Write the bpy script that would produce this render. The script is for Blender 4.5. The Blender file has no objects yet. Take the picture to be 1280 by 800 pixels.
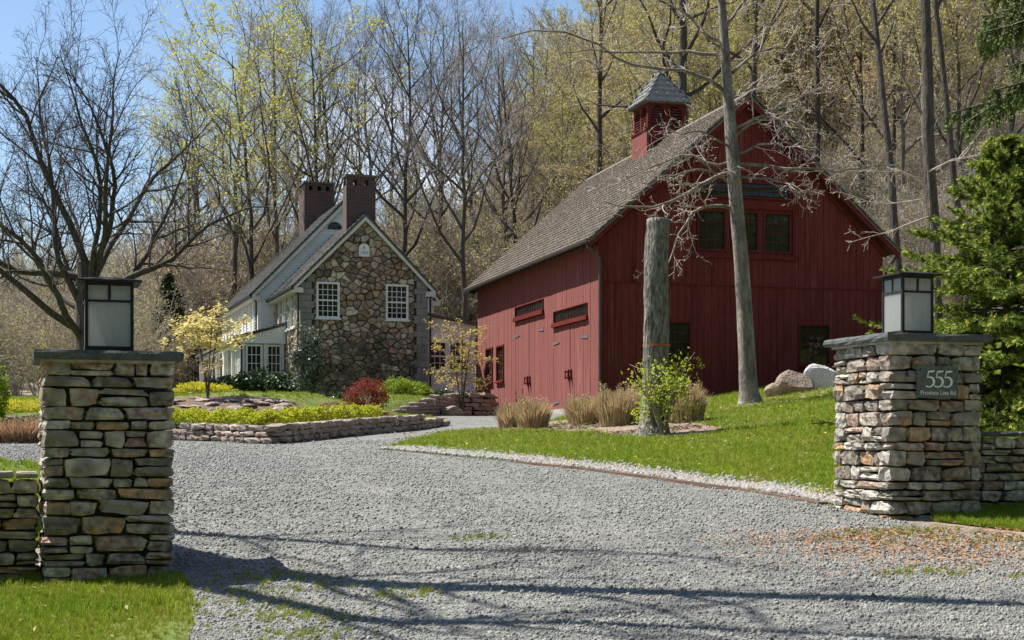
import bpy, math, random
import numpy as np
from mathutils import Vector, Euler

random.seed(7)
rng = np.random.default_rng(7)
scene = bpy.context.scene
COL = scene.collection

# ---------------------------------------------------------------- camera, world, sun, exposure
F_PX, HORIZON = 1850.0, 555.0          # focal length and horizon line of the photograph (1280 wide)
cam_d = bpy.data.cameras.new("camera")
cam = bpy.data.objects.new("camera", cam_d)
COL.objects.link(cam)
cam_d.sensor_width = 36.0
cam_d.lens = 36.0 * F_PX / 1280.0
cam_d.shift_y = (HORIZON - 400.0) / 1280.0
cam_d.clip_start, cam_d.clip_end = 0.1, 3000.0
cam.location = (0, 0, 0)               # heights are measured from the eye
cam.rotation_euler = (math.radians(90), 0, 0)
scene.camera = cam

SUN = Vector((-0.90, 0.36, 0)).normalized()
SUN_EL = math.radians(58)
sun_dir = Vector((SUN.x * math.cos(SUN_EL), SUN.y * math.cos(SUN_EL), math.sin(SUN_EL)))
world = bpy.data.worlds.new("World")
scene.world = world
world.use_nodes = True
wn, wl = world.node_tree.nodes, world.node_tree.links
wn.clear()
w_out = wn.new("ShaderNodeOutputWorld")
w_bg = wn.new("ShaderNodeBackground")
sky = wn.new("ShaderNodeTexSky")
sky.sky_type = 'NISHITA'
sky.sun_disc = False
sky.sun_elevation = SUN_EL
sky.sun_rotation = math.atan2(SUN.x, SUN.y)
sky.air_density, sky.dust_density, sky.ozone_density = 1.0, 0.35, 2.4
w_bg.inputs[1].default_value = 0.080
# a few soft fair-weather clouds, part of the sky itself
tc = wn.new("ShaderNodeTexCoord")
mp = wn.new("ShaderNodeMapping")
mp.inputs['Location'].default_value = (0.35, 0.0, 0.12)
mp.inputs['Scale'].default_value = (3.2, 3.2, 7.0)
cn = wn.new("ShaderNodeTexNoise")
cn.inputs['Scale'].default_value = 1.0
cn.inputs['Detail'].default_value = 7
cn.inputs['Roughness'].default_value = 0.55
cr = wn.new("ShaderNodeValToRGB")
cr.color_ramp.elements[0].position = 0.60
cr.color_ramp.elements[0].color = (0, 0, 0, 1)
cr.color_ramp.elements[1].position = 0.78
cr.color_ramp.elements[1].color = (0.85, 0.85, 0.85, 1)
cm = wn.new("ShaderNodeMixRGB")
cm.inputs[2].default_value = (13, 13.2, 13.5, 1)
wl.new(tc.outputs['Generated'], mp.inputs[0]); wl.new(mp.outputs[0], cn.inputs['Vector'])
wl.new(cn.outputs[0], cr.inputs[0]); wl.new(cr.outputs[0], cm.inputs[0])
wl.new(sky.outputs[0], cm.inputs[1]); wl.new(cm.outputs[0], w_bg.inputs[0])
wl.new(w_bg.outputs[0], w_out.inputs[0])

sun_l = bpy.data.lights.new("sun", 'SUN')
sun_l.energy, sun_l.angle, sun_l.color = 4.9, math.radians(0.53), (1.0, 0.95, 0.87)
sun_o = bpy.data.objects.new("sun", sun_l)
sun_o.rotation_euler = sun_dir.to_track_quat('Z', 'Y').to_euler()
sun_o.location = sun_dir * 100
COL.objects.link(sun_o)

scene.view_settings.view_transform = 'Standard'
scene.view_settings.look = 'None'
scene.view_settings.exposure = 0.98
scene.view_settings.gamma = 1.0
scene.view_settings.use_curve_mapping = False
scene.render.engine = 'CYCLES'
scene.cycles.max_bounces = 6
scene.cycles.diffuse_bounces = 3
scene.cycles.transparent_max_bounces = 12

# ---------------------------------------------------------------- helpers: materials
def material(name, cols, scale=4.0, rough=0.85, w=0.0, bump=0.0, bscale=None, stretch=(1, 1, 1), detail=5,
             fine=0.25, fscale=None, spec=0.25, coord='world', trans=0.0, metal=0.0, contrast=(0.3, 0.7), isl=0.0, sheen=0.0):
    m = bpy.data.materials.new(name)
    m.use_nodes = True
    nt = m.node_tree; n = nt.nodes; l = nt.links
    bs = n['Principled BSDF']; out = n['Material Output']
    if coord == 'world':
        src = n.new('ShaderNodeNewGeometry').outputs['Position']
    else:
        src = n.new('ShaderNodeTexCoord').outputs['Object']
    mp = n.new('ShaderNodeMapping'); mp.inputs['Scale'].default_value = stretch
    l.new(src, mp.inputs[0])
    nz = n.new('ShaderNodeTexNoise'); nz.inputs['Scale'].default_value = scale; nz.inputs['Detail'].default_value = detail
    l.new(mp.outputs[0], nz.inputs['Vector'])
    mr = n.new('ShaderNodeMapRange'); mr.inputs[1].default_value, mr.inputs[2].default_value = contrast
    l.new(nz.outputs[0], mr.inputs[0])
    fac = mr.outputs[0]
    if w > 0:
        oi = n.new('ShaderNodeObjectInfo')
        a = n.new('ShaderNodeMath'); a.operation = 'MULTIPLY'; a.inputs[1].default_value = 1 - w
        b = n.new('ShaderNodeMath'); b.operation = 'MULTIPLY_ADD'; b.inputs[1].default_value = w
        l.new(fac, a.inputs[0]); l.new(oi.outputs['Random'], b.inputs[0]); l.new(a.outputs[0], b.inputs[2])
        fac = b.outputs[0]
    if isl > 0:                                    # every loose piece its own tone
        ge = n.new('ShaderNodeNewGeometry')
        a = n.new('ShaderNodeMath'); a.operation = 'MULTIPLY'; a.inputs[1].default_value = 1 - isl
        b = n.new('ShaderNodeMath'); b.operation = 'MULTIPLY_ADD'; b.inputs[1].default_value = isl
        l.new(fac, a.inputs[0]); l.new(ge.outputs['Random Per Island'], b.inputs[0]); l.new(a.outputs[0], b.inputs[2])
        fac = b.outputs[0]
    rp = n.new('ShaderNodeValToRGB')
    el = rp.color_ramp.elements
    while len(el) < len(cols): el.new(0.5)
    for i, c in enumerate(cols):
        el[i].position = i / max(1, len(cols) - 1); el[i].color = (c[0], c[1], c[2], 1)
    l.new(fac, rp.inputs[0])
    col = rp.outputs[0]
    if fine > 0:
        fz = n.new('ShaderNodeTexNoise'); fz.inputs['Scale'].default_value = fscale or scale * 6; fz.inputs['Detail'].default_value = 4
        l.new(mp.outputs[0], fz.inputs['Vector'])
        fr = n.new('ShaderNodeMapRange'); fr.inputs[1].default_value, fr.inputs[2].default_value = 0.3, 0.7
        fr.inputs[3].default_value, fr.inputs[4].default_value = 1 - fine, 1 + fine
        l.new(fz.outputs[0], fr.inputs[0])
        mu = n.new('ShaderNodeMixRGB'); mu.blend_type = 'MULTIPLY'; mu.inputs[0].default_value = 1
        l.new(col, mu.inputs[1]); l.new(fr.outputs[0], mu.inputs[2])
        col = mu.outputs[0]
    l.new(col, bs.inputs['Base Color'])
    bs.inputs['Roughness'].default_value = rough
    bs.inputs['Specular IOR Level'].default_value = spec
    bs.inputs['Metallic'].default_value = metal
    if sheen:                                      # tinted sheen added to brighten the sunlit wall at its glancing angle
        bs.inputs['Sheen Weight'].default_value = sheen; bs.inputs['Sheen Roughness'].default_value = .55; bs.inputs['Sheen Tint'].default_value = (1, .66, .62, 1)
    if bump > 0:
        bz = n.new('ShaderNodeTexNoise'); bz.inputs['Scale'].default_value = bscale or scale * 5; bz.inputs['Detail'].default_value = 5
        l.new(mp.outputs[0], bz.inputs['Vector'])
        bu = n.new('ShaderNodeBump'); bu.inputs['Strength'].default_value = 1.0; bu.inputs['Distance'].default_value = bump
        l.new(bz.outputs[0], bu.inputs['Height']); l.new(bu.outputs[0], bs.inputs['Normal'])
    if trans > 0:
        tr = n.new('ShaderNodeBsdfTranslucent'); mx = n.new('ShaderNodeMixShader'); mx.inputs[0].default_value = trans
        l.new(col, tr.inputs[0]); l.new(bs.outputs[0], mx.inputs[1]); l.new(tr.outputs[0], mx.inputs[2])
        l.new(mx.outputs[0], out.inputs[0])
    return m

MT = {}
def _mats():
    M = MT
    # packed gravel: small crushed stones as cells, each its own grey
    g = material('gravel_bed', [(.138, .139, .129), (.192, .192, .176), (.163, .164, .151), (.222, .218, .198)], scale=.9, detail=8, fine=.25, fscale=9)
    nt = g.node_tree; n, l = nt.nodes, nt.links; bs = n['Principled BSDF']; base = bs.inputs['Base Color'].links[0].from_socket
    ps = n.new('ShaderNodeNewGeometry').outputs['Position']
    vo = n.new('ShaderNodeTexVoronoi'); vo.inputs['Scale'].default_value = 62; l.new(ps, vo.inputs['Vector'])
    bw = n.new('ShaderNodeRGBToBW'); l.new(vo.outputs['Color'], bw.inputs[0])
    mr = n.new('ShaderNodeMapRange'); mr.inputs[1].default_value, mr.inputs[2].default_value, mr.inputs[3].default_value, mr.inputs[4].default_value = .2, .8, .55, 1.5
    l.new(bw.outputs[0], mr.inputs[0])
    mu = n.new('ShaderNodeMixRGB'); mu.blend_type = 'MULTIPLY'; mu.inputs[0].default_value = 1; l.new(base, mu.inputs[1]); l.new(mr.outputs[0], mu.inputs[2]); l.new(mu.outputs[0], bs.inputs['Base Color'])
    bu = n.new('ShaderNodeBump'); bu.invert = True; bu.inputs['Distance'].default_value = .014; l.new(vo.outputs['Distance'], bu.inputs['Height']); l.new(bu.outputs[0], bs.inputs['Normal'])
    M['asphalt'] = g
    M['stone'] = material('fieldstone', [(0.196, 0.175, 0.134), (0.353, 0.321, 0.264), (0.142, 0.123, 0.096), (0.294, 0.269, 0.221), (0.441, 0.397, 0.331), (0.235, 0.208, 0.168), (0.323, 0.208, 0.163), (0.392, 0.364, 0.307), (0.176, 0.146, 0.115), (0.274, 0.255, 0.216), (0.490, 0.444, 0.384), (0.216, 0.189, 0.158), (0.412, 0.255, 0.134), (0.314, 0.283, 0.240), (0.167, 0.156, 0.139)],
                          scale=9, w=.88, bump=.018, bscale=20, fine=.46, fscale=18)
    M['mortar'] = material('dark_joint', [(.022, .020, .018), (.04, .037, .032)], scale=20)
    M['bluestone'] = material('bluestone', [(.060, .068, .066), (.105, .115, .11), (.08, .086, .08)], scale=12, bump=.006, fine=.3)
    M['rubble'] = material('garden_stone', [(0.172, 0.130, 0.110), (0.310, 0.238, 0.200), (0.230, 0.184, 0.160), (0.380, 0.313, 0.270), (0.265, 0.194, 0.150), (0.425, 0.356, 0.290)], scale=6, w=.8, bump=.01, fine=.3, fscale=16)
    M['rubble_mass'] = material('garden_stone_mass', [(.12, .10, .095), (.24, .20, .185), (.34, .31, .29), (.21, .17, .15), (.38, .35, .32)], isl=.5, scale=7, bump=.01, fine=.35, fscale=20, detail=2)
    M['boulder'] = material('boulder_stone', [(.18, .135, .10), (.31, .24, .18), (.235, .18, .135)], scale=5, bump=.05, fine=.25)
    M['boulder_white'] = material('pale_boulder_stone', [(.52, .50, .47), (.68, .66, .62)], scale=5, bump=.05, fine=.2)
    M['house_stone'] = material('house_rubble', [(0.069, 0.057, 0.045), (0.259, 0.197, 0.138), (0.411, 0.327, 0.235), (0.179, 0.121, 0.081), (0.527, 0.427, 0.314), (0.314, 0.191, 0.113), (0.154, 0.132, 0.104), (0.661, 0.557, 0.419), (0.314, 0.251, 0.186), (0.424, 0.274, 0.167), (0.580, 0.474, 0.350)],
                                scale=3, w=.9, bump=.02, bscale=12, fine=.35, fscale=9)
    M['house_mortar'] = material('house_mortar', [(.07, .061, .049), (.125, .107, .085)], scale=8)
    M['quoin'] = material('grey_quoin', [(.18, .17, .16), (.28, .265, .24), (.22, .21, .195)], scale=4, w=.6, bump=.01, fine=.25)
    M['brick'] = None
    M['white'] = material('white_paint', [(.74, .73, .69), (.82, .81, .78)], scale=2, rough=.6, fine=.05)
    M['cream'] = material('cream_trim', [(.60, .58, .50), (.70, .68, .60)], scale=2, rough=.6, fine=.05)
    M['roof'] = material('weathered_shingle', [(0.065, 0.053, 0.043), (0.194, 0.163, 0.133), (0.119, 0.099, 0.081), (0.281, 0.241, 0.200)], scale=7, isl=.75, detail=2, fine=.4, fscale=24, bump=.01)
    M['house_roof'] = material('house_shingle', [(.06, .058, .056), (.165, .16, .152), (.105, .10, .097), (.26, .25, .24)], scale=6, isl=.75, detail=2, fine=.4, fscale=22, bump=.01)
    M['red'] = material('barn_red_paint', [(.075, .011, .007), (.165, .032, .025), (.12, .020, .014), (.22, .068, .058)], scale=2.0, stretch=(6, 6, .35), w=.5, rough=.85, fine=.34, fscale=14, bump=.004, bscale=14, spec=.08, sheen=.17)
    M['red_trim'] = material('barn_red_trim', [(.105, .017, .012), (.145, .025, .019)], scale=3, rough=.7, fine=.1, spec=.1)
    M['core'] = material('dark_backing', [(.02, .012, .01), (.03, .018, .015)], scale=2, fine=0)
    M['foundation'] = material('foundation_stone', [(.36, .33, .27), (.46, .42, .35)], scale=3, bump=.01)
    M['iron'] = material('black_iron', [(.018, .018, .019), (.03, .03, .031)], scale=20, rough=.5, fine=.1, spec=.4)
    M['bronze'] = material('dark_bronze', [(.020, .017, .017), (.034, .029, .029)], scale=20, rough=.6, fine=.15, spec=.2)
    M['zinc'] = material('grey_hinge_iron', [(.10, .11, .12), (.15, .16, .17)], scale=20, rough=.5)
    M['copper'] = material('dark_copper', [(.055, .045, .04), (.085, .07, .062)], scale=6, rough=.5)
    M['pebble'] = material('gravel_stone', [(.125, .128, .122), (.245, .245, .23), (.18, .184, .174), (.32, .318, .297), (.21, .21, .195), (.28, .265, .228)], scale=30, w=.9, fine=.2, rough=.9)
    M['whitepebble'] = material('edging_pebble', [(.15, .138, .122), (.30, .285, .265), (.22, .20, .178), (.38, .37, .345)], scale=30, w=.9, fine=.2)
    M['lawn'] = material('lawn_soil', [(.065, .10, .012), (.10, .14, .018), (.15, .15, .04)], scale=1.3, fine=.35, fscale=30, bump=.02, bscale=40)
    M['grass'] = material('grass_blade', [(.12, .22, .014), (.17, .28, .018), (.24, .32, .022), (.33, .33, .055), (.36, .33, .11)], isl=.3, scale=.9, w=.4, fine=.2, trans=.35, rough=.6)
    M['mossgrass'] = material('yellow_grass', [(.17, .22, .02), (.27, .28, .03), (.30, .26, .05)], isl=.5, scale=1.5, w=.4, trans=.3, fine=.2)
    M['mulch'] = material('wood_mulch', [(.13, .09, .064), (.23, .165, .12), (.30, .235, .18)], isl=.5, scale=18, fine=.35, bump=.03, bscale=30)
    M['mulch_dark'] = material('dark_bed_soil', [(.07, .048, .036), (.14, .095, .07), (.20, .14, .105)], scale=14, fine=.35, bump=.03, bscale=30)
    M['thatch'] = material('dry_thatch', [(.15, .13, .06), (.25, .20, .115), (.13, .14, .04), (.30, .25, .16)], scale=2.2, fine=.4, fscale=30, bump=.03, bscale=30)
    M['litter'] = material('leaf_litter', [(.10, .080, .060), (.20, .162, .12), (.28, .232, .178), (.16, .132, .094)], scale=1.2, fine=.4, fscale=9, bump=.06, bscale=5, detail=8)
    M['needle_litter'] = material('orange_leaf_litter', [(.30, .13, .05), (.42, .22, .10), (.22, .11, .06)], isl=.5, scale=6, w=.7, fine=.3)
    M['timber'] = material('weathered_timber', [(.10, .062, .042), (.17, .11, .075)], scale=5, stretch=(1, 1, 6), fine=.3, bump=.01)
    M['bark'] = material('grey_brown_bark', [(.06, .05, .04), (.115, .098, .08), (.165, .145, .12)], scale=5, stretch=(2, 2, .5), w=.3, bump=.05, bscale=9, fine=.4)
    M['bark_dark'] = material('dark_bark', [(.034, .028, .023), (.075, .062, .050), (.12, .10, .080)], scale=5, stretch=(2, 2, .5), w=.25, bump=.05, bscale=9, fine=.4)
    M['bark_pale'] = material('pale_grey_bark', [(.10, .088, .072), (.19, .168, .14), (.29, .258, .222)], scale=4, stretch=(1.5, 1.5, .6), bump=.02, bscale=12, fine=.35)
    M['bark_snag'] = material('furrowed_bark', [(.06, .054, .046), (.19, .172, .15), (.30, .275, .24)], scale=14, stretch=(1.6, 1.6, .4), bump=.07, bscale=16, fine=.45, fscale=30)
    M['bark_top'] = material('sawn_wood', [(.20, .16, .11), (.28, .23, .17)], scale=9)
    M['twig'] = material('twig_bark', [(.24, .208, .178), (.36, .318, .275), (.44, .395, .345)], scale=1.0, w=.4, fine=.2)
    M['twig_dark'] = material('dark_twig_bark', [(.13, .113, .10), (.22, .195, .172)], scale=1.0, w=.3, fine=.2)
    M['twig_big'] = material('old_tree_twig_bark', [(.06, .05, .042), (.11, .093, .08)], scale=1.0, w=.3, fine=.2)
    M['twig_pale'] = material('pale_twig_bark', [(.34, .28, .235), (.52, .45, .39)], scale=4, fine=.2)
    M['bud_tan'] = material('tan_buds', [(.36, .25, .12), (.50, .37, .18), (.48, .42, .16)], isl=.5, scale=.3, w=.4, trans=.4, fine=.2)
    M['bud_green'] = material('spring_leaf', [(.42, .46, .05), (.56, .56, .06), (.60, .52, .08)], isl=.5, scale=.3, w=.4, trans=.45, fine=.25)
    M['bud_olive'] = material('olive_spring_leaf', [(.36, .34, .095), (.50, .46, .135), (.52, .43, .18)], isl=.5, scale=.3, w=.4, trans=.4, fine=.25)
    M['dogwood'] = material('dogwood_flower', [(.66, .54, .20), (.78, .68, .32), (.70, .62, .22)], isl=.5, scale=2, trans=.35, fine=.15)
    M['maple'] = material('golden_leaf', [(.50, .36, .10), (.60, .46, .16), (.45, .38, .09)], isl=.5, scale=2, trans=.4, fine=.2)
    M['forsythia'] = material('lime_leaf', [(.34, .42, .04), (.46, .50, .06), (.28, .36, .05)], isl=.5, scale=6, trans=.4, fine=.2)
    M['lime'] = material('chartreuse_leaf', [(.36, .42, .025), (.50, .50, .035), (.28, .34, .025)], isl=.5, scale=2, trans=.35, fine=.2)
    M['yellow'] = material('yellow_leaf', [(.52, .50, .02), (.62, .56, .03), (.44, .46, .02)], isl=.5, scale=2, trans=.3, fine=.15)
    M['boxwood'] = material('boxwood_leaf', [(.14, .22, .02), (.25, .34, .03), (.36, .42, .04)], isl=.5, scale=3, trans=.3, fine=.25)
    M['darkleaf'] = material('dark_glossy_leaf', [(.022, .05, .014), (.05, .09, .025), (.075, .12, .035)], isl=.5, scale=4, rough=.4, spec=.5, trans=.15, fine=.3)
    M['holly'] = material('holly_leaf', [(.05, .075, .042), (.13, .16, .105), (.30, .32, .25)], isl=.5, scale=6, rough=.35, spec=.6, trans=.1, fine=.3)
    M['barberry'] = material('red_leaf', [(.16, .03, .022), (.26, .06, .04), (.20, .045, .03)], isl=.5, scale=5, trans=.3, fine=.3)
    M['spruce'] = material('spruce_needle', [(.08, .13, .02), (.155, .22, .032), (.26, .32, .047)], isl=.5, scale=3, w=.0, fine=.25, trans=.2)
    M['spruce_tip'] = material('spruce_new_tip', [(.40, .43, .07), (.56, .54, .11)], isl=.5, scale=3, fine=.2, trans=.3)
    M['spruce_dark'] = material('dark_spruce_needle', [(.06, .10, .03), (.12, .17, .05), (.20, .25, .075)], isl=.5, scale=3, fine=.25, trans=.15)
    M['hemlock'] = material('hemlock_needle', [(.018, .035, .012), (.04, .062, .022), (.06, .085, .03)], isl=.5, scale=1, fine=.3, trans=.1)
    M['straw'] = material('straw_blade', [(.34, .25, .12), (.55, .43, .245), (.28, .19, .085)], isl=.5, scale=7, trans=.3, fine=.3)
    M['straw_red'] = material('rusty_straw_blade', [(.30, .17, .10), (.40, .26, .16), (.34, .20, .12)], isl=.5, scale=7, trans=.3, fine=.3)
    M['greenblade'] = material('green_blade', [(.12, .17, .03), (.20, .24, .05)], isl=.5, scale=7, trans=.3, fine=.3)
    M['sign'] = material('grey_green_slate', [(.075, .095, .08), (.12, .145, .125), (.095, .11, .095)], scale=14, rough=.6, fine=.3)
    M['letter'] = material('white_lettering', [(.75, .74, .70), (.82, .81, .78)], scale=4, fine=.0)
    M['greyletter'] = material('grey_lettering', [(.14, .14, .14), (.2, .2, .2)], scale=4, fine=.0)
    M['green_cloth'] = material('green_canvas', [(.10, .17, .13), (.15, .23, .18)], scale=3)
    M['dandelion'] = material('dandelion_flower', [(.75, .58, .02), (.8, .66, .05)], scale=3, fine=0)
    M['orange'] = material('orange_tape', [(.30, .10, .045), (.36, .12, .05)], scale=10)
    # glass of windows: dark room behind, glossy in front
    g = bpy.data.materials.new('window_glass'); g.use_nodes = True
    b = g.node_tree.nodes['Principled BSDF']
    b.inputs['Base Color'].default_value = (.012, .015, .014, 1); b.inputs['Roughness'].default_value = .04
    b.inputs['Specular IOR Level'].default_value = .5; b.inputs['IOR'].default_value = 1.45
    nz = g.node_tree.nodes.new('ShaderNodeTexNoise'); nz.inputs['Scale'].default_value = 1.7
    bu = g.node_tree.nodes.new('ShaderNodeBump'); bu.inputs['Distance'].default_value = .02
    g.node_tree.links.new(nz.outputs[0], bu.inputs['Height']); g.node_tree.links.new(bu.outputs[0], b.inputs['Normal'])
    M['glass'] = g
    # seeded lantern glass: milky, part see-through
    g = bpy.data.materials.new('lantern_glass'); g.use_nodes = True
    nt = g.node_tree; b = nt.nodes['Principled BSDF']
    b.inputs['Base Color'].default_value = (.60, .61, .59, 1); b.inputs['Roughness'].default_value = .12
    tl = nt.nodes.new('ShaderNodeBsdfTranslucent'); tl.inputs[0].default_value = (.70, .71, .68, 1)
    tp = nt.nodes.new('ShaderNodeBsdfTransparent'); tp.inputs[0].default_value = (.9, .93, .92, 1)
    m1 = nt.nodes.new('ShaderNodeMixShader'); m2 = nt.nodes.new('ShaderNodeMixShader')
    gz = nt.nodes.new('ShaderNodeTexNoise'); gz.inputs['Scale'].default_value = 26
    gm = nt.nodes.new('ShaderNodeMapRange'); gm.inputs[1].default_value, gm.inputs[2].default_value = .3, .7
    gm.inputs[3].default_value, gm.inputs[4].default_value = .20, .34
    gp = nt.nodes.new('ShaderNodeNewGeometry'); gmp = nt.nodes.new('ShaderNodeMapping'); gmp.inputs['Scale'].default_value = (1, 1, .25)
    nt.links.new(gp.outputs['Position'], gmp.inputs[0]); nt.links.new(gmp.outputs[0], gz.inputs['Vector'])
    nt.links.new(gz.outputs[0], gm.inputs[0])
    m1.inputs[0].default_value = .6
    nt.links.new(b.outputs[0], m1.inputs[1]); nt.links.new(tl.outputs[0], m1.inputs[2])
    nt.links.new(gm.outputs[0], m2.inputs[0]); nt.links.new(m1.outputs[0], m2.inputs[1]); nt.links.new(tp.outputs[0], m2.inputs[2])
    nt.links.new(m2.outputs[0], nt.nodes['Material Output'].inputs[0])
    M['lantern_glass'] = g
    # brick
    g = bpy.data.materials.new('chimney_brick'); g.use_nodes = True
    nt = g.node_tree; b = nt.nodes['Principled BSDF']; b.inputs['Roughness'].default_value = .9
    t = nt.nodes.new('ShaderNodeTexCoord'); sx = nt.nodes.new('ShaderNodeSeparateXYZ'); ad = nt.nodes.new('ShaderNodeMath'); ad.operation = 'ADD'
    cx = nt.nodes.new('ShaderNodeCombineXYZ'); bt = nt.nodes.new('ShaderNodeTexBrick')
    nt.links.new(t.outputs['Object'], sx.inputs[0]); nt.links.new(sx.outputs[0], ad.inputs[0]); nt.links.new(sx.outputs[1], ad.inputs[1])
    nt.links.new(ad.outputs[0], cx.inputs[0]); nt.links.new(sx.outputs[2], cx.inputs[1]); nt.links.new(cx.outputs[0], bt.inputs[0])
    bt.inputs['Color1'].default_value = (.108, .052, .040, 1); bt.inputs['Color2'].default_value = (.062, .033, .028, 1)
    bt.inputs['Mortar'].default_value = (.15, .12, .105, 1); bt.inputs['Scale'].default_value = 1
    bt.inputs['Brick Width'].default_value = .215; bt.inputs['Row Height'].default_value = .075; bt.inputs['Mortar Size'].default_value = .009
    bu = nt.nodes.new('ShaderNodeBump'); bu.inputs['Distance'].default_value = -.008
    nt.links.new(bt.outputs['Fac'], bu.inputs['Height']); nt.links.new(bu.outputs[0], b.inputs['Normal'])
    nt.links.new(bt.outputs[0], b.inputs['Base Color'])
    M['brick'] = g
_mats()

# ---------------------------------------------------------------- helpers: meshes and objects
def make_mesh(name, verts, faces, mats, smooth=False, midx=None):
    """verts (N,3) array-like; faces list of index lists or an (M,k) array."""
    me = bpy.data.meshes.new(name)
    v = np.asarray(verts, dtype=np.float32).reshape(-1, 3)
    if isinstance(faces, np.ndarray):
        f = faces.astype(np.int32); k = f.shape[1]
        me.vertices.add(len(v)); me.vertices.foreach_set('co', v.ravel())
        me.loops.add(f.size); me.loops.foreach_set('vertex_index', f.ravel())
        me.polygons.add(len(f)); me.polygons.foreach_set('loop_start', np.arange(0, f.size, k, dtype=np.int32))
        me.polygons.foreach_set('loop_total', np.full(len(f), k, dtype=np.int32))
    else:
        me.from_pydata([tuple(map(float, p)) for p in v], [], faces)
    if not isinstance(mats, (list, tuple)): mats = [mats]
    for m in mats: me.materials.append(m)
    if midx is not None: me.polygons.foreach_set('material_index', np.asarray(midx, dtype=np.int32))
    if smooth: me.polygons.foreach_set('use_smooth', np.ones(len(me.polygons), dtype=bool))
    me.update(calc_edges=True)
    return me

def obj(name, me, parent=None, loc=(0, 0, 0), rot=(0, 0, 0), scl=(1, 1, 1)):
    o = bpy.data.objects.new(name, me); COL.objects.link(o)
    o.location, o.rotation_euler, o.scale = loc, rot, scl
    if parent is not None: o.parent = parent
    return o

def tag(o, label=None, cat=None, group=None, kind=None):
    if label: o['label'] = label
    if cat: o['category'] = cat
    if group: o['group'] = group
    if kind: o['kind'] = kind
    return o

def thing(name, label, cat, loc=(0, 0, 0), rz=0.0, group=None):
    o = bpy.data.objects.new(name, None); COL.objects.link(o)
    o.empty_display_size = .2
    o.location = loc; o.rotation_euler = (0, 0, rz)
    return tag(o, label, cat, group)

def copy_thing(src, loc, rz=None, scl=None, label=None):
    r = src.copy(); COL.objects.link(r); r.location = loc
    if rz is not None: r.rotation_euler = (0, 0, rz)
    if scl is not None: r.scale = scl
    if label: r['label'] = label
    for ch in list(src.children):
        c = ch.copy(); COL.objects.link(c); c.parent = r
        for g in list(ch.children):
            d = g.copy(); COL.objects.link(d); d.parent = c
    return r

class MB:
    """collects simple shapes into one mesh"""
    def __init__(s): s.v, s.f = [], []
    def add(s, v, f):
        n = len(s.v); s.v += [tuple(p) for p in v]; s.f += [[i + n for i in q] for q in f]; return s
    def box(s, x0, x1, y0, y1, z0, z1):
        v = [(x0, y0, z0), (x1, y0, z0), (x1, y1, z0), (x0, y1, z0), (x0, y0, z1), (x1, y0, z1), (x1, y1, z1), (x0, y1, z1)]
        return s.add(v, [[0, 3, 2, 1], [4, 5, 6, 7], [0, 1, 5, 4], [1, 2, 6, 5], [2, 3, 7, 6], [3, 0, 4, 7]])
    def prism(s, poly, axis, a, b):
        """poly: 2-D points in the plane across axis ('x': (y,z), 'y': (x,z), 'z': (x,y)), extruded from a to b"""
        n = len(poly)
        mk = {'x': lambda p, t: (t, p[0], p[1]), 'y': lambda p, t: (p[0], t, p[1]), 'z': lambda p, t: (p[0], p[1], t)}[axis]
        v = [mk(p, a) for p in poly] + [mk(p, b) for p in poly]
        f = [list(range(n))[::-1], list(range(n, 2 * n))] + [[i, (i + 1) % n, n + (i + 1) % n, n + i] for i in range(n)]
        return s.add(v, f)
    def tube(s, pts, r, sides=8):
        P = np.array([pts], float); R = np.array([[r] * len(pts)]) if np.isscalar(r) else np.array([r], float)
        v, f = tubes(P, R, sides, cap=True); return s.add(v.tolist(), f if isinstance(f, list) else f.tolist())
    def build(s, name, mat, parent=None, smooth=False, loc=(0, 0, 0), rot=(0, 0, 0)):
        return obj(name, make_mesh(name, s.v, s.f, mat, smooth), parent, loc, rot)

def unit(a):
    return a / np.maximum(np.linalg.norm(a, axis=-1, keepdims=True), 1e-9)

def tubes(P, R, sides, cap=False):
    """P (N,K,3) polylines, R (N,K) radii -> verts, quads"""
    N, K, _ = P.shape
    T = np.empty_like(P); T[:, 1:-1] = P[:, 2:] - P[:, :-2]; T[:, 0] = P[:, 1] - P[:, 0]; T[:, -1] = P[:, -1] - P[:, -2]
    T = unit(T)
    mean = np.abs(unit(P[:, -1] - P[:, 0])); ref = np.zeros((N, 3)); ref[np.arange(N), np.argmin(mean, axis=1)] = 1
    n1 = unit(np.cross(T, ref[:, None, :])); n2 = np.cross(T, n1)
    a = np.arange(sides) * 2 * np.pi / sides
    V = P[:, :, None, :] + R[:, :, None, None] * (np.cos(a)[None, None, :, None] * n1[:, :, None, :] + np.sin(a)[None, None, :, None] * n2[:, :, None, :])
    base = (np.arange(N) * K * sides)[:, None, None] + (np.arange(K - 1) * sides)[None, :, None]
    i = np.arange(sides)[None, None, :]; j = (i + 1) % sides
    q = np.stack([base + i, base + j, base + sides + j, base + sides + i], axis=-1).reshape(-1, 4)
    v = V.reshape(-1, 3)
    if cap:
        f = q.tolist()
        for b in range(N):
            f.append([b * K * sides + k for k in range(sides)][::-1]); f.append([b * K * sides + (K - 1) * sides + k for k in range(sides)])
        return v, f
    return v, q

def join_arrays(parts):
    vs, fs, ms, n = [], [], [], 0
    for v, f, m in parts:
        vs.append(v); fs.append(f + n); ms.append(np.full(len(f), m)); n += len(v)
    return np.concatenate(vs), np.concatenate(fs), np.concatenate(ms)

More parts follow.
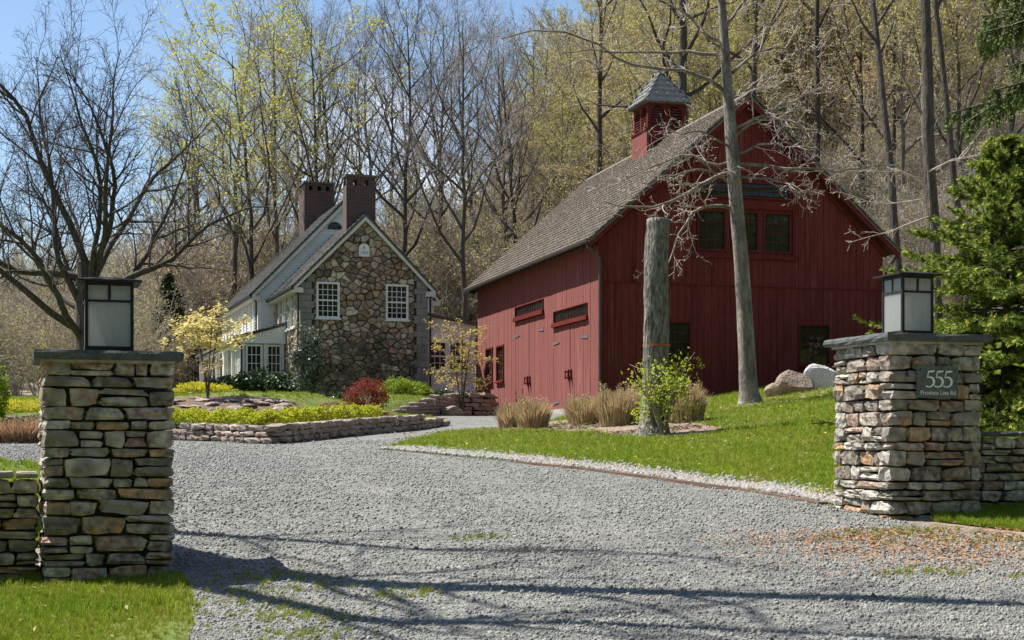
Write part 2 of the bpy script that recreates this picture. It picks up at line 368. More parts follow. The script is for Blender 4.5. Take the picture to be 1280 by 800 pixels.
# ---------------------------------------------------------------- the ground
CP = np.array([  # x, y, z control points of the land (z from the eye)
    (0, -30, -1.5), (-30, -30, -1.4), (30, -30, -1.4), (0, 0, -1.12), (-8, 0, -1.05), (8, 0, -1.1), (0, 7, -1.0), (-5, 7.5, -.97), (5, 8, -.86),
    (-3, 9.8, -.935), (-2.2, 10.1, -.90), (-5, 10, -.93), (0, 10.5, -.76), (3, 11.7, -.605), (4, 12.2, -.56), (6, 12.5, -.5), (6, 9.5, -.62), (9, 12, -.42),
    (0, 14, -.55), (0, 17, -.40), (2.72, 12.6, -.53), (2.26, 15.5, -.46), (1.48, 17.1, -.39), (.31, 19.3, -.29), (-.93, 21.6, -.19), (-2.2, 23.5, -.10),
    (-3.5, 13, -.45), (-5, 16.5, -.22), (-9, 17, -.18), (-8, 24, -.06), (-12, 24, 0), (-16, 20, -.05), (-16, 30, .08), (-12, 33.4, .24), (-12, 36.5, .42), (-14, 12, -.5),
    (-4.07, 25.5, -.012), (-4.85, 26.4, .02), (-6.2, 27.4, .06), (-3.35, 28.2, .107), (-2.38, 31.4, .25), (-1.54, 35.6, .44), (-1.6, 42, .72), (-1.8, 50, .90), (-1.4, 57.8, .94),
    (0, 33, .32), (1, 38, .58), (2.4, 43.8, .93), (.5, 50, .94), (2.21, 23, .124), (4.83, 30, .81), (6.8, 36, 1.2), (5.2, 44.5, 1.3), (9.2, 46, 1.95), (12.5, 47.5, 2.6),
    (4.3, 20, .11), (4.5, 27.5, .64), (6.3, 19, .25), (8.5, 17, .1), (9, 26, 1.0), (12, 36, 2.2), (14, 22, 1.2), (16, 40, 3.6), (4.2, 15, -.30),
    (-7, 36, .76), (-4, 40, .84), (-10, 46, 1.05), (-5, 50, 1.15), (-8.2, 56.5, 1.33), (-3.5, 58, 1.35), (-12, 66, 1.6), (-16, 58, 1.4), (-26, 50, 1.4), (-22, 36, .7),
    (-2, 70, 1.8), (6, 62, 2.4), (14, 58, 4.2), (18, 52, 5.0), (-10, 80, 3.2), (-30, 80, 3.2), (0, 84, 5.5), (10, 76, 7.5), (20, 70, 11), (30, 60, 12), (34, 40, 9), (40, 20, 6), (30, 10, 2),
    (-40, 60, 2), (-60, 80, 4), (-50, 120, 8), (-25, 120, 9), (0, 120, 11), (20, 110, 24), (45, 100, 34), (60, 60, 26), (0, 160, 15), (-60, 160, 13), (40, 160, 46), (90, 120, 50),
    (-100, 200, 16), (0, 230, 22), (80, 230, 58), (-120, 100, 5), (-80, 20, 0), (80, 10, 6), (120, 300, 62), (-120, 320, 24), (200, 200, 60), (-250, 400, 26), (250, 400, 60), (-250, -50, -2), (250, -50, 4), (0, 420, 28),
], float)

def _fit():
    n = len(CP); A = np.linalg.norm(CP[:, None, :2] - CP[None, :, :2], axis=2)
    Pm = np.c_[np.ones(n), CP[:, :2]]
    K = np.zeros((n + 3, n + 3)); K[:n, :n] = -A - np.eye(n) * .15; K[:n, n:] = Pm; K[n:, :n] = Pm.T
    return np.linalg.solve(K, np.r_[CP[:, 2], np.zeros(3)])
_W = _fit()

GARDEN = [(-40, 29.0), (-14, 28.3), (-9, 27.9), (-6.2, 27.6), (-5.0, 26.75), (-4.55, 26.05), (-4.15, 25.8), (-3.95, 26.3), (-3.42, 28.4), (-2.45, 31.6), (-1.65, 35.6),
          (-1.9, 39), (-2.9, 42.3), (-2.35, 47), (-2.05, 52), (-1.75, 57.4), (-1.6, 66), (-40, 66)]

def seg_dist(x, y, poly, closed=True):
    x = np.asarray(x, float); y = np.asarray(y, float); d = np.full(x.shape, 1e9)
    n = len(poly)
    for i in range(n if closed else n - 1):
        ax, ay = poly[i]; bx, by = poly[(i + 1) % n]
        dx, dy = bx - ax, by - ay; L = dx * dx + dy * dy + 1e-12
        t = np.clip(((x - ax) * dx + (y - ay) * dy) / L, 0, 1)
        d = np.minimum(d, np.hypot(x - ax - t * dx, y - ay - t * dy))
    return d

def inside(x, y, poly):
    x = np.asarray(x, float); y = np.asarray(y, float); r = np.zeros(x.shape, bool); n = len(poly)
    for i in range(n):
        ax, ay = poly[i]; bx, by = poly[(i + 1) % n]
        if ay == by: continue
        c = ((ay > y) != (by > y)) & (x < (bx - ax) * (y - ay) / (by - ay) + ax)
        r ^= c
    return r

def sstep(t):
    t = np.clip(t, 0, 1); return t * t * (3 - 2 * t)

def G(x, y):
    x = np.atleast_1d(np.asarray(x, float)); y = np.atleast_1d(np.asarray(y, float))
    out = np.empty(x.shape)
    xf, yf, of = x.ravel(), y.ravel(), out.ravel()
    for s in range(0, len(xf), 20000):
        a, b = xf[s:s + 20000], yf[s:s + 20000]
        A = np.hypot(a[:, None] - CP[None, :, 0], b[:, None] - CP[None, :, 1])
        z = -A @ _W[:len(CP)] + _W[len(CP)] + _W[len(CP) + 1] * a + _W[len(CP) + 2] * b
        ins = inside(a, b, GARDEN) & (b < 62)
        if ins.any():
            d = seg_dist(a[ins], b[ins], GARDEN)
            yy = b[ins]; xx = a[ins]
            raise_ = np.interp(yy, [25, 34, 36, 41, 44, 52, 58, 62], [.27, .26, .20, .25, .45, .62, .55, 0])
            raise_ = np.where(xx < -9.3, .36 * sstep((yy - 34.75) / .35), np.where(xx < -5, .27, raise_)) * np.where(yy > 58, np.clip((62 - yy) / 4, 0, 1), 1)
            wd = np.interp(yy, [33.5, 36, 40, 42.5], [.22, 2.2, 2.2, .3])
            z[ins] += raise_ * sstep((d - .42) / wd)
            z[ins] += .22 * sstep((yy - 33.0) / .5) * sstep((-4.6 - xx) / .8) * sstep((xx + 9.6) / .8) * sstep((52 - yy) / 14)
        of[s:s + 20000] = z
    return of.reshape(x.shape)

def gz(x, y): return float(G(x, y)[0])

def at(px, py_or_none, d):
    return Vector(((px - 640) / F_PX * d, d, 0 if py_or_none is None else (HORIZON - py_or_none) / F_PX * d))

def axis(a, b, fine, c0, c1, grow=1.35):
    xs = list(np.arange(c0, c1 + 1e-6, fine)); s = fine; v = c1
    while v < b: s *= grow; v += s; xs.append(min(v, b))
    s = fine; v = c0
    while v > a: s *= grow; v -= s; xs.insert(0, max(v, a))
    return np.array(xs)

GX = axis(-320, 320, .45, -15, 15); GY = axis(-60, 460, .45, 5, 62)
gxx, gyy = np.meshgrid(GX, GY); gzz = G(gxx, gyy)
NX, NY = len(GX), len(GY)
gv = np.stack([gxx, gyy, gzz], -1).reshape(-1, 3)
ii = (np.arange(NY - 1)[:, None] * NX + np.arange(NX - 1)[None, :]).ravel()
tri = np.concatenate([np.stack([ii, ii + 1, ii + NX + 1], 1), np.stack([ii, ii + NX + 1, ii + NX], 1)])
tag(obj('ground', make_mesh('ground', gv, tri, MT['litter'], True)), kind='structure')

def clip_poly(sub, tri3):
    out = list(sub)
    for i in range(3):
        a = tri3[i]; b = tri3[(i + 1) % 3]; src, out = out, []
        if not src: break
        side = lambda p: (b[0] - a[0]) * (p[1] - a[1]) - (b[1] - a[1]) * (p[0] - a[0])
        for k in range(len(src)):
            p, q = src[k - 1], src[k]; sp, sq = side(p), side(q)
            if sq >= 0:
                if sp < 0: t = sp / (sp - sq); out.append((p[0] + t * (q[0] - p[0]), p[1] + t * (q[1] - p[1])))
                out.append(q)
            elif sp >= 0:
                t = sp / (sp - sq); out.append((p[0] + t * (q[0] - p[0]), p[1] + t * (q[1] - p[1])))
    return out

def sheet(name, poly, lift, mat, label_kind='structure'):
    """a sheet lying on the ground inside poly, following the very same triangles"""
    poly = [tuple(p) for p in poly]
    inn = inside(gv[:, 0], gv[:, 1], poly)
    x0, y0 = np.min(poly, axis=0); x1, y1 = np.max(poly, axis=0)
    tx, ty = gv[tri, 0], gv[tri, 1]
    box = (tx.max(1) >= x0) & (tx.min(1) <= x1) & (ty.max(1) >= y0) & (ty.min(1) <= y1)
    full = inn[tri].all(1)
    cx, cy = tx.mean(1), ty.mean(1); size = np.maximum(tx.max(1) - tx.min(1), ty.max(1) - ty.min(1))
    near = box.copy(); near[box] = seg_dist(cx[box], cy[box], poly) < size[box]
    verts, faces = [], []
    idx = np.where(full & ~near)[0]; used = np.unique(tri[idx]); remap = -np.ones(len(gv), int); remap[used] = np.arange(len(used))
    verts = [tuple(gv[u] + (0, 0, lift)) for u in used]; faces = remap[tri[idx]].tolist()
    for t in np.where(near)[0]:
        T = gv[tri[t]]; p2 = [(T[k, 0], T[k, 1]) for k in range(3)]
        c = clip_poly(poly, p2)
        if len(c) < 3: continue
        cl = [c[0]]
        for p in c[1:]:
            if abs(p[0] - cl[-1][0]) + abs(p[1] - cl[-1][1]) > 1e-5: cl.append(p)
        if len(cl) < 3: continue
        ar = sum(cl[k - 1][0] * cl[k][1] - cl[k][0] * cl[k - 1][1] for k in range(len(cl))) / 2
        if abs(ar) < 1e-5: continue
        nrm = np.cross(T[1] - T[0], T[2] - T[0])
        n0 = len(verts)
        for (x, y) in cl:
            z = T[0, 2] - (nrm[0] * (x - T[0, 0]) + nrm[1] * (y - T[0, 1])) / nrm[2]
            verts.append((x, y, z + lift))
        faces.append(list(range(n0, len(verts))))
    return tag(obj(name, make_mesh(name, verts, faces, mat, True)), kind=label_kind)

EDGE = [(2.72, 12.45), (2.30, 15.0), (1.55, 17.0), (.40, 19.3), (-.85, 21.6), (-2.15, 23.6)]
RLAWN = EDGE + [(-1.3, 29.0), (0, 32.9), (1.0, 38), (2.35, 43.7), (2.7, 43.9), (11.8, 46.6), (15, 46), (15, 30), (10, 22), (8.8, 13.6), (3.4, 12.7)]
DRIVE = [(-30, 4.0), (-6, 4.0), (-1.35, 4.0), (-1.62, 7.4), (-1.95, 8.8), (-2.3, 9.6), (-2.45, 10.6), (-2.8, 12), (-3.3, 13.7), (-5.5, 16.6), (-9, 17.6), (-30, 18),
         (-30, 27.4), (-12, 27.6), (-9, 27.85), (-6.2, 27.55), (-5.2, 26.9), (-4.6, 26.05), (-4.15, 25.75), (-3.93, 26.3), (-3.40, 28.4), (-2.43, 31.6), (-1.6, 35.6), (-1.6, 38.8), (-2.7, 42), (-2.2, 47), (-1.9, 52),
         (-1.4, 58.0), (2.6, 44.0), (2.35, 43.7), (1.0, 38), (0, 32.9), (-1.3, 29.0)] + EDGE[::-1] + [(3.2, 11.2), (4.6, 9.7), (6.5, 8.6), (14, 7), (30, 6), (30, -40), (-30, -40)]
VERGE = [(-1.37, 4.0), (-1.62, 7.4), (-1.88, 8.8), (-2.1, 9.6), (-2.3, 10.2), (-30, 12), (-30, 4)]
RVERGE = [(3.3, 11.6), (4.0, 10.6), (5.2, 9.6), (7, 8.8), (14, 7.4), (20, 9), (20, 13), (8.8, 13.4), (3.6, 12.5)]
LBACK = [(-3.0, 11.0), (-3.0, 12), (-3.2, 13.8), (-5.5, 16.7), (-9, 17.7), (-30, 18.1), (-30, 12.2), (-9, 11.6)]
MULCH = [(-.9, 29.6), (-.3, 28.2), (1.2, 25.4), (2.0, 22.6), (2.9, 22.2), (3.3, 23.2), (2.9, 26.5), (2.6, 30), (1.8, 36), (1.3, 38), (.5, 34.6), (.1, 33.0)]
BED2 = [(4.0, 28.6), (5.4, 28.2), (6.8, 31), (8.6, 34), (8.4, 37), (6.0, 37.2), (4.6, 33)]
sheet('gravel_drive', DRIVE, .006, MT['asphalt'])
sheet('lawn', RLAWN, .012, MT['lawn'])
sheet('garden_lawn', GARDEN, .012, MT['lawn'])
sheet('grass_verge', VERGE, .012, MT['lawn'])
sheet('grass_verge', RVERGE, .012, MT['lawn'])
sheet('lawn', LBACK, .012, MT['lawn'])
sheet('mulch_bed', MULCH, .020, MT['mulch'])
sheet('dry_ground', BED2, .018, MT['thatch'])
BED3 = [(-9.6, 32.3), (-7, 32.2), (-5.0, 32.4), (-4.5, 33.4), (-4.8, 34.6), (-7, 34.9), (-9.8, 34.6)]
sheet('garden_bed', BED3, .020, MT['mulch_dark'])

# ---------------------------------------------------------------- scatter (stuff) by geometry nodes
def scatter(name, pts, rots, scls, srcs, var=None):
    me = bpy.data.meshes.new(name); me.vertices.add(len(pts)); me.vertices.foreach_set('co', np.asarray(pts, np.float32).ravel())
    a = me.attributes.new('rot', 'FLOAT_VECTOR', 'POINT'); a.data.foreach_set('vector', np.asarray(rots, np.float32).ravel())
    a = me.attributes.new('scl', 'FLOAT_VECTOR', 'POINT'); a.data.foreach_set('vector', np.asarray(scls, np.float32).ravel())
    if var is None: var = rng.integers(0, len(srcs), len(pts))
    a = me.attributes.new('var', 'INT', 'POINT'); a.data.foreach_set('value', np.asarray(var, np.int32))
    o = obj(name, me); tag(o, kind='stuff')
    ng = bpy.data.node_groups.new(name, 'GeometryNodeTree')
    ng.interface.new_socket('Geometry', in_out='INPUT', socket_type='NodeSocketGeometry')
    ng.interface.new_socket('Geometry', in_out='OUTPUT', socket_type='NodeSocketGeometry')
    n, l = ng.nodes, ng.links
    gi, go = n.new('NodeGroupInput'), n.new('NodeGroupOutput')
    join = n.new('GeometryNodeJoinGeometry')
    def attr(nm, ty):
        q = n.new('GeometryNodeInputNamedAttribute'); q.data_type = ty; q.inputs[0].default_value = nm; return q.outputs[0]
    e2r = n.new('FunctionNodeEulerToRotation'); l.new(attr('rot', 'FLOAT_VECTOR'), e2r.inputs[0])
    sc = attr('scl', 'FLOAT_VECTOR'); va = attr('var', 'INT')
    for i, so in enumerate(srcs):
        oi = n.new('GeometryNodeObjectInfo'); oi.inputs['Object'].default_value = so
        ip = n.new('GeometryNodeInstanceOnPoints')
        cmpn = n.new('FunctionNodeCompare'); cmpn.data_type = 'INT'; cmpn.operation = 'EQUAL'
        l.new(va, cmpn.inputs[2]); cmpn.inputs[3].default_value = i
        l.new(gi.outputs[0], ip.inputs['Points']); l.new(cmpn.outputs[0], ip.inputs['Selection'])
        l.new(oi.outputs['Geometry'], ip.inputs['Instance']); l.new(e2r.outputs[0], ip.inputs['Rotation']); l.new(sc, ip.inputs['Scale'])
        l.new(ip.outputs[0], join.inputs[0])
    l.new(join.outputs[0], go.inputs[0])
    md = o.modifiers.new('scatter', 'NODES'); md.node_group = ng
    return o

def src(name, me):            # a source shape for scatter, not linked to the scene by itself
    return bpy.data.objects.new(name, me)

def pebble_mesh(seed, mat, flat=.7):
    r = np.random.default_rng(seed)
    phi = (1 + 5 ** .5) / 2
    v = np.array([(-1, phi, 0), (1, phi, 0), (-1, -phi, 0), (1, -phi, 0), (0, -1, phi), (0, 1, phi), (0, -1, -phi), (0, 1, -phi), (phi, 0, -1), (phi, 0, 1), (-phi, 0, -1), (-phi, 0, 1)]) / 1.9
    f = np.array([(0, 11, 5), (0, 5, 1), (0, 1, 7), (0, 7, 10), (0, 10, 11), (1, 5, 9), (5, 11, 4), (11, 10, 2), (10, 7, 6), (7, 1, 8), (3, 9, 4), (3, 4, 2), (3, 2, 6), (3, 6, 8), (3, 8, 9), (4, 9, 5), (2, 4, 11), (6, 2, 10), (8, 6, 7), (9, 8, 1)])
    v = v * (1 + r.uniform(-.22, .22, (12, 1))) * np.array([1.15, .85, flat])
    return make_mesh('gravel_pebble', v, f, mat)

def sample_poly(poly, n, ymin=None, ymax=None, power=None):
    """n random points inside poly; density falls with distance like y**-power"""
    p = np.array(poly); x0, y0 = p.min(0); x1, y1 = p.max(0)
    if ymin is not None: y0 = max(y0, ymin)
    if ymax is not None: y1 = min(y1, ymax)
    out = []; tot = 0
    while tot < n:
        m = n * 3
        if power: 
            u = rng.random(m); k = 1 - power
            y = (y0 ** k + u * (y1 ** k - y0 ** k)) ** (1 / k) if abs(k) > 1e-6 else y0 * (y1 / y0) ** u
        else: y = rng.uniform(y0, y1, m)
        half = .40 * y + 1.2                                   # the strip the photograph (or a step beside it) can see
        x = rng.uniform(np.maximum(x0, -half), np.minimum(x1, half))
        if power: keep = rng.random(m) < np.clip((np.minimum(x1, half) - np.maximum(x0, -half)) / (2 * .40 * y1 + 2.4), .02, 1) if False else np.ones(m, bool)
        else: keep = np.ones(m, bool)
        ok = inside(x, y, poly) & keep
        out.append(np.c_[x[ok], y[ok]]); tot += ok.sum()
        if len(out) > 60: break
    return np.concatenate(out)[:n]

# ---------------------------------------------------------------- plants: branching, leaves, shrubs, grasses
def along(P, t):
    """points at parameter t (N,m) on polylines P (N,K,3), and the tangents there"""
    N, K, _ = P.shape; u = np.clip(t, 0, .9999) * (K - 1); i = u.astype(int); f = (u - i)[..., None]
    r = np.arange(N)[:, None]; a, b = P[r, i], P[r, i + 1]
    return a + (b - a) * f, unit(b - a)

def grow(P, R, n, r, t0=.2, t1=1.0, ang=(30, 60), length=(.4, .7), K=5, up=.1, wander=.18, taper=.25, rad=.55, taper_len=.55, rmin=.004, absolute=False, flat=0.0, rmax=9):
    """children of every branch: returns (N*n, K, 3), (N*n, K)"""
    N = len(P)
    t = t0 + (t1 - t0) * (np.arange(n)[None, :] + r.random((N, n))) / n
    base, tan = along(P, t)
    rr = np.take_along_axis(R, np.clip((t * (R.shape[1] - 1)).astype(int), 0, R.shape[1] - 1), 1)
    L = np.linalg.norm(np.diff(P, axis=1), axis=2).sum(1)[:, None]
    ln = r.uniform(*length, (N, n)) * (1 - taper_len * (t - t0) / max(1e-6, t1 - t0))
    if not absolute: ln = ln * L
    a = np.radians(r.uniform(*ang, (N, n)))
    phi = (np.arange(n)[None, :] * 2.4 + r.random((N, 1)) * 6.28 + r.uniform(-.6, .6, (N, n)))
    ref = np.zeros_like(tan); ref[..., 2] = 1; par = np.abs(tan[..., 2]) > .9; ref[par] = (1, 0, 0)
    n1 = unit(np.cross(tan, ref)); n2 = np.cross(tan, n1)
    side = np.cos(phi)[..., None] * n1 + np.sin(phi)[..., None] * n2
    if flat: side[..., 2] *= (1 - flat); side = unit(side)
    d = unit(tan * np.cos(a)[..., None] + side * np.sin(a)[..., None])
    M = N * n; d = d.reshape(M, 3); p = base.reshape(M, 3); ln = ln.reshape(M); rr = rr.reshape(M)
    C = np.empty((M, K, 3)); C[:, 0] = p; step = (ln / (K - 1))[:, None]
    for k in range(1, K):
        d = unit(d + r.normal(0, wander, (M, 3)) + np.array([0, 0, up]))
        C[:, k] = C[:, k - 1] + d * step
    r0 = np.clip(rr * rad, rmin, rmax); tt = np.linspace(0, 1, K)[None, :]
    RR = np.maximum(r0[:, None] * (1 - (1 - taper) * tt), rmin * .8)
    return C, RR

def trunk_line(h, r, K=14, lean=(0, 0), wob=.012, r0=.3, tip=.12, flare=1.5):
    t = np.linspace(0, 1, K); p = np.zeros((1, K, 3)); p[0, :, 2] = t * h
    w = np.cumsum(r.normal(0, wob * h / K * 3, (K, 2)), axis=0); w[0] = 0
    p[0, :, 0] = lean[0] * t * h + w[:, 0]; p[0, :, 1] = lean[1] * t * h + w[:, 1]
    R = r0 * (1 - (1 - tip) * t ** 1.1); R[0] *= flare
    return p, R[None, :]

def leaf_quads(P, size, r, flat=0.0, aspect=.55):
    """rhombic leaves at points P"""
    n = len(P); a = unit(r.normal(0, 1, (n, 3))); b = r.normal(0, 1, (n, 3))
    if flat: a[:, 2] *= (1 - flat); b[:, 2] *= (1 - flat); a = unit(a)
    b = unit(b - (a * b).sum(1, keepdims=True) * a)
    s = (size * r.uniform(.6, 1.3, (n, 1)))
    mid = P + a * s * .5 + np.cross(a, b) * s * .1
    v = np.stack([P, mid + b * s * aspect * .5, P + a * s, mid - b * s * aspect * .5], 1).reshape(-1, 3)
    return v, np.arange(n * 4).reshape(n, 4)

def pts_on(P, n, r, t0=.3, jit=.03):
    t = t0 + (1 - t0) * r.random((len(P), n)); q, _ = along(P, t)
    q = q.reshape(-1, 3); return q + r.normal(0, jit, q.shape)

def forest_tree_arrays(seed, h, r0, fork=.35, kind='upright', twigs=True, dens=1.0):
    r = np.random.default_rng(seed)
    lv = []
    if kind == 'upright':
        T = trunk_line(h, r, 16, (r.normal(0, .03), r.normal(0, .03)), .02, r0, .10)
        lv.append(T)
        a = grow(*T, int(16 * dens), r, fork, .97, (30, 62), (.28, .52), 8, .085, .15, .2, .62, .55, .012)
        b = grow(*a, 8, r, .15, .98, (25, 52), (.28, .52), 6, .10, .15, .25, .5, .5, .009, rmax=.03)
        c = grow(*b, 6, r, .15, 1, (25, 55), (.28, .55), 4, .06, .18, .4, .5, .4, .007, rmax=.015)
        d = grow(*c, 4, r, .1, 1, (25, 55), (.35, .7), 3, .03, .18, .6, .6, .3, .006, rmax=.009) if twigs else None
    elif kind == 'spread':
        T = trunk_line(h * .36, r, 8, (.02, 0), .02, r0, .66)
        lv.append(T)
        a = grow(*T, 14, r, .38, 1.0, (22, 76), (1.6, 2.5), 14, .032, .135, .10, .50, .10, .02, rmax=.15)
        b = grow(*a, 15, r, .28, .99, (28, 62), (.20, .44), 8, .05, .13, .2, .5, .40, .012, rmax=.045)
        c = grow(*b, 9, r, .1, 1, (30, 60), (.28, .55), 5, .04, .17, .35, .5, .4, .008, rmax=.018)
        d = grow(*c, 6, r, .1, 1, (30, 60), (.4, .8), 3, .02, .2, .6, .6, .3, .007, rmax=.011)
    elif kind == 'high':      # long clean trunk, crown far up
        T = trunk_line(h, r, 18, (0, 0), .012, r0, .22)
        lv.append(T)
        a = grow(*T, 16, r, .5, .98, (35, 70), (.14, .32), 8, .06, .16, .2, .5, .3, .012)
        b = grow(*a, 7, r, .2, .98, (30, 60), (.3, .5), 6, .05, .2, .25, .6, .5, .009, rmax=.03)
        c = grow(*b, 5, r, .15, 1, (30, 60), (.3, .55), 4, .03, .2, .4, .6, .4, .007, rmax=.014)
        d = grow(*c, 3, r, .1, 1, (25, 60), (.35, .7), 3, .03, .2, .6, .7, .3, .006, rmax=.009)
    else:                     # thicket: many thin stems from the ground
        n = 9; K = 7
        P = np.zeros((n, K, 3)); ang = r.random(n) * 6.28; ln = h * r.uniform(.6, 1, n)
        for k in range(1, K):
            P[:, k, 0] = P[:, k - 1, 0] + np.cos(ang) * ln / K * .35 + r.normal(0, .05, n)
            P[:, k, 1] = P[:, k - 1, 1] + np.sin(ang) * ln / K * .35 + r.normal(0, .05, n)
            P[:, k, 2] = P[:, k - 1, 2] + ln / K
        lv.append((P, np.full((n, K), r0) * np.linspace(1, .35, K)[None, :]))
        a = grow(*lv[0], 8, r, .2, 1, (25, 55), (.25, .5), 5, .06, .2, .3, .6, .4, .008)
        b = grow(*a, 6, r, .1, 1, (25, 60), (.35, .6), 4, .04, .2, .4, .6, .4, .007)
        c = grow(*b, 4, r, .1, 1, (25, 60), (.35, .7), 3, .02, .2, .6, .7, .3, .006)
        d = None
    return lv[0], a, b, c, d

def tree_meshes(seed, h, r0, kind, bark, twig, leaf=None, n_leaf=2, leaf_size=.09, fork=.35, tw=.9, joined=False, dens=1.0):
    """returns list of (part name, mesh)"""
    T, a, b, c, d = forest_tree_arrays(seed, h, r0, fork, kind, True, dens)
    r = np.random.default_rng(seed + 1000)
    lo = [(*tubes(*T, 9), 0), (*tubes(*a, 6), 0)]
    hi = [(*tubes(b[0], b[1], 4), 1), (*tubes(c[0], c[1], 3), 1)]
    if d is not None: hi.append((*tubes(d[0], d[1] * tw, 3), 1))
    lf = None
    if leaf:
        tipsrc = d[0] if d is not None else c[0]
        q = pts_on(tipsrc, n_leaf, r, .35, .05)
        lf = leaf_quads(q, leaf_size, r)
    if joined:
        parts = lo + hi + ([(*lf, 2)] if lf else [])
        v, f, m = join_arrays(parts)
        return [('tree', make_mesh('tree', v, f, [bark, twig] + ([leaf] if leaf else []), False, m))]
    v, f, m = join_arrays(lo); res = [('trunk', make_mesh('trunk', v, f, bark, True))]
    v, f, m = join_arrays(hi); res.append(('crown', make_mesh('crown', v, f, twig, False)))
    if lf: res.append(('foliage', make_mesh('foliage', *lf, leaf)))
    return res

def place_tree(meshes, name, label, loc, rz=0, scl=(1, 1, 1), group=None, cat='tree', tilt=(0, 0)):
    t = thing(name, label, cat, loc, rz, group); t.scale = scl; t.rotation_euler = (tilt[0], tilt[1], rz)
    for nm, me in meshes: obj(nm, me, t)
    return t

def clump_points(n, radii, r, clumps=40, spread=.16, shell=.6, top=0.0):
    """uneven cloud of points in an ellipsoid (bottom at z=0)"""
    rx, ry, rz = radii
    c = unit(r.normal(0, 1, (clumps, 3))) * (shell + (1 - shell) * r.random((clumps, 1))) * r.uniform(.8, 1.08, (clumps, 1))
    p = c[r.integers(0, clumps, n)] + r.normal(0, spread, (n, 3))
    p = p[(p[:, 2] > -.98)]
    return np.c_[p[:, 0] * rx, p[:, 1] * ry, (p[:, 2] + 1) * rz]

def shrub(name, label, loc, radii, n, size, leaf, seed, cat='shrub', group=None, stems=10, rz=0, clumps=40, spread=.16, flat=0, bark='twig', shell=.6, aspect=.6):
    r = np.random.default_rng(seed)
    t = thing(name, label, cat, loc, rz, group)
    P = np.zeros((stems, 4, 3)); a = r.random(stems) * 6.28; e = r.uniform(.3, .85, stems)
    for k in range(1, 4):
        f = k / 3
        P[:, k, 0] = np.cos(a) * radii[0] * e * f; P[:, k, 1] = np.sin(a) * radii[1] * e * f; P[:, k, 2] = radii[2] * 1.5 * f ** .8 * r.uniform(.7, 1.1, stems)
    P[:, 0, 2] = -.05
    B = grow(P, np.full((stems, 4), .012), 4, r, .3, 1, (25, 60), (.3, .6), 3, .1, .2)
    v, f, m = join_arrays([(*tubes(P, np.linspace(.016, .006, 4)[None, :].repeat(stems, 0), 4), 0), (*tubes(*B, 3), 0)])
    obj('stem', make_mesh('stem', v, f, MT[bark]), t)
    obj('foliage', make_mesh('foliage', *leaf_quads(clump_points(n, radii, r, clumps, spread, shell), size, r, flat, aspect), MT[leaf]), t)
    return t

def blade_clump_mesh(name, n, h, spread, r, mats, width=.006, lean=.35, K=4, base=.3, hvar=.35):
    """arching grass blades from one crown; each a tapering ribbon"""
    a = r.random(n) * 6.28; ln = h * (1 - hvar * r.random(n)); out = np.abs(r.normal(0, lean, n))
    b = np.c_[np.cos(a), np.sin(a)]; rr = np.sqrt(r.random(n)) * spread * base
    V = np.zeros((n, K, 2, 3)); sa = a + 1.57 + r.normal(0, .5, n); sd = np.c_[np.cos(sa), np.sin(sa), np.zeros(n)]
    for k in range(K):
        f = k / (K - 1); d = rr + spread * out * f ** 1.7; z = ln * (f - .18 * out * f ** 2)
        c = np.c_[b[:, 0] * d, b[:, 1] * d, z]; w = (width * (1 - .8 * f))
        V[:, k, 0] = c - sd * w; V[:, k, 1] = c + sd * w
    idx = np.arange(n * K * 2).reshape(n, K, 2)
    q = np.stack([idx[:, :-1, 0], idx[:, :-1, 1], idx[:, 1:, 1], idx[:, 1:, 0]], -1).reshape(-1, 4)
    return make_mesh(name, V.reshape(-1, 3), q, mats)

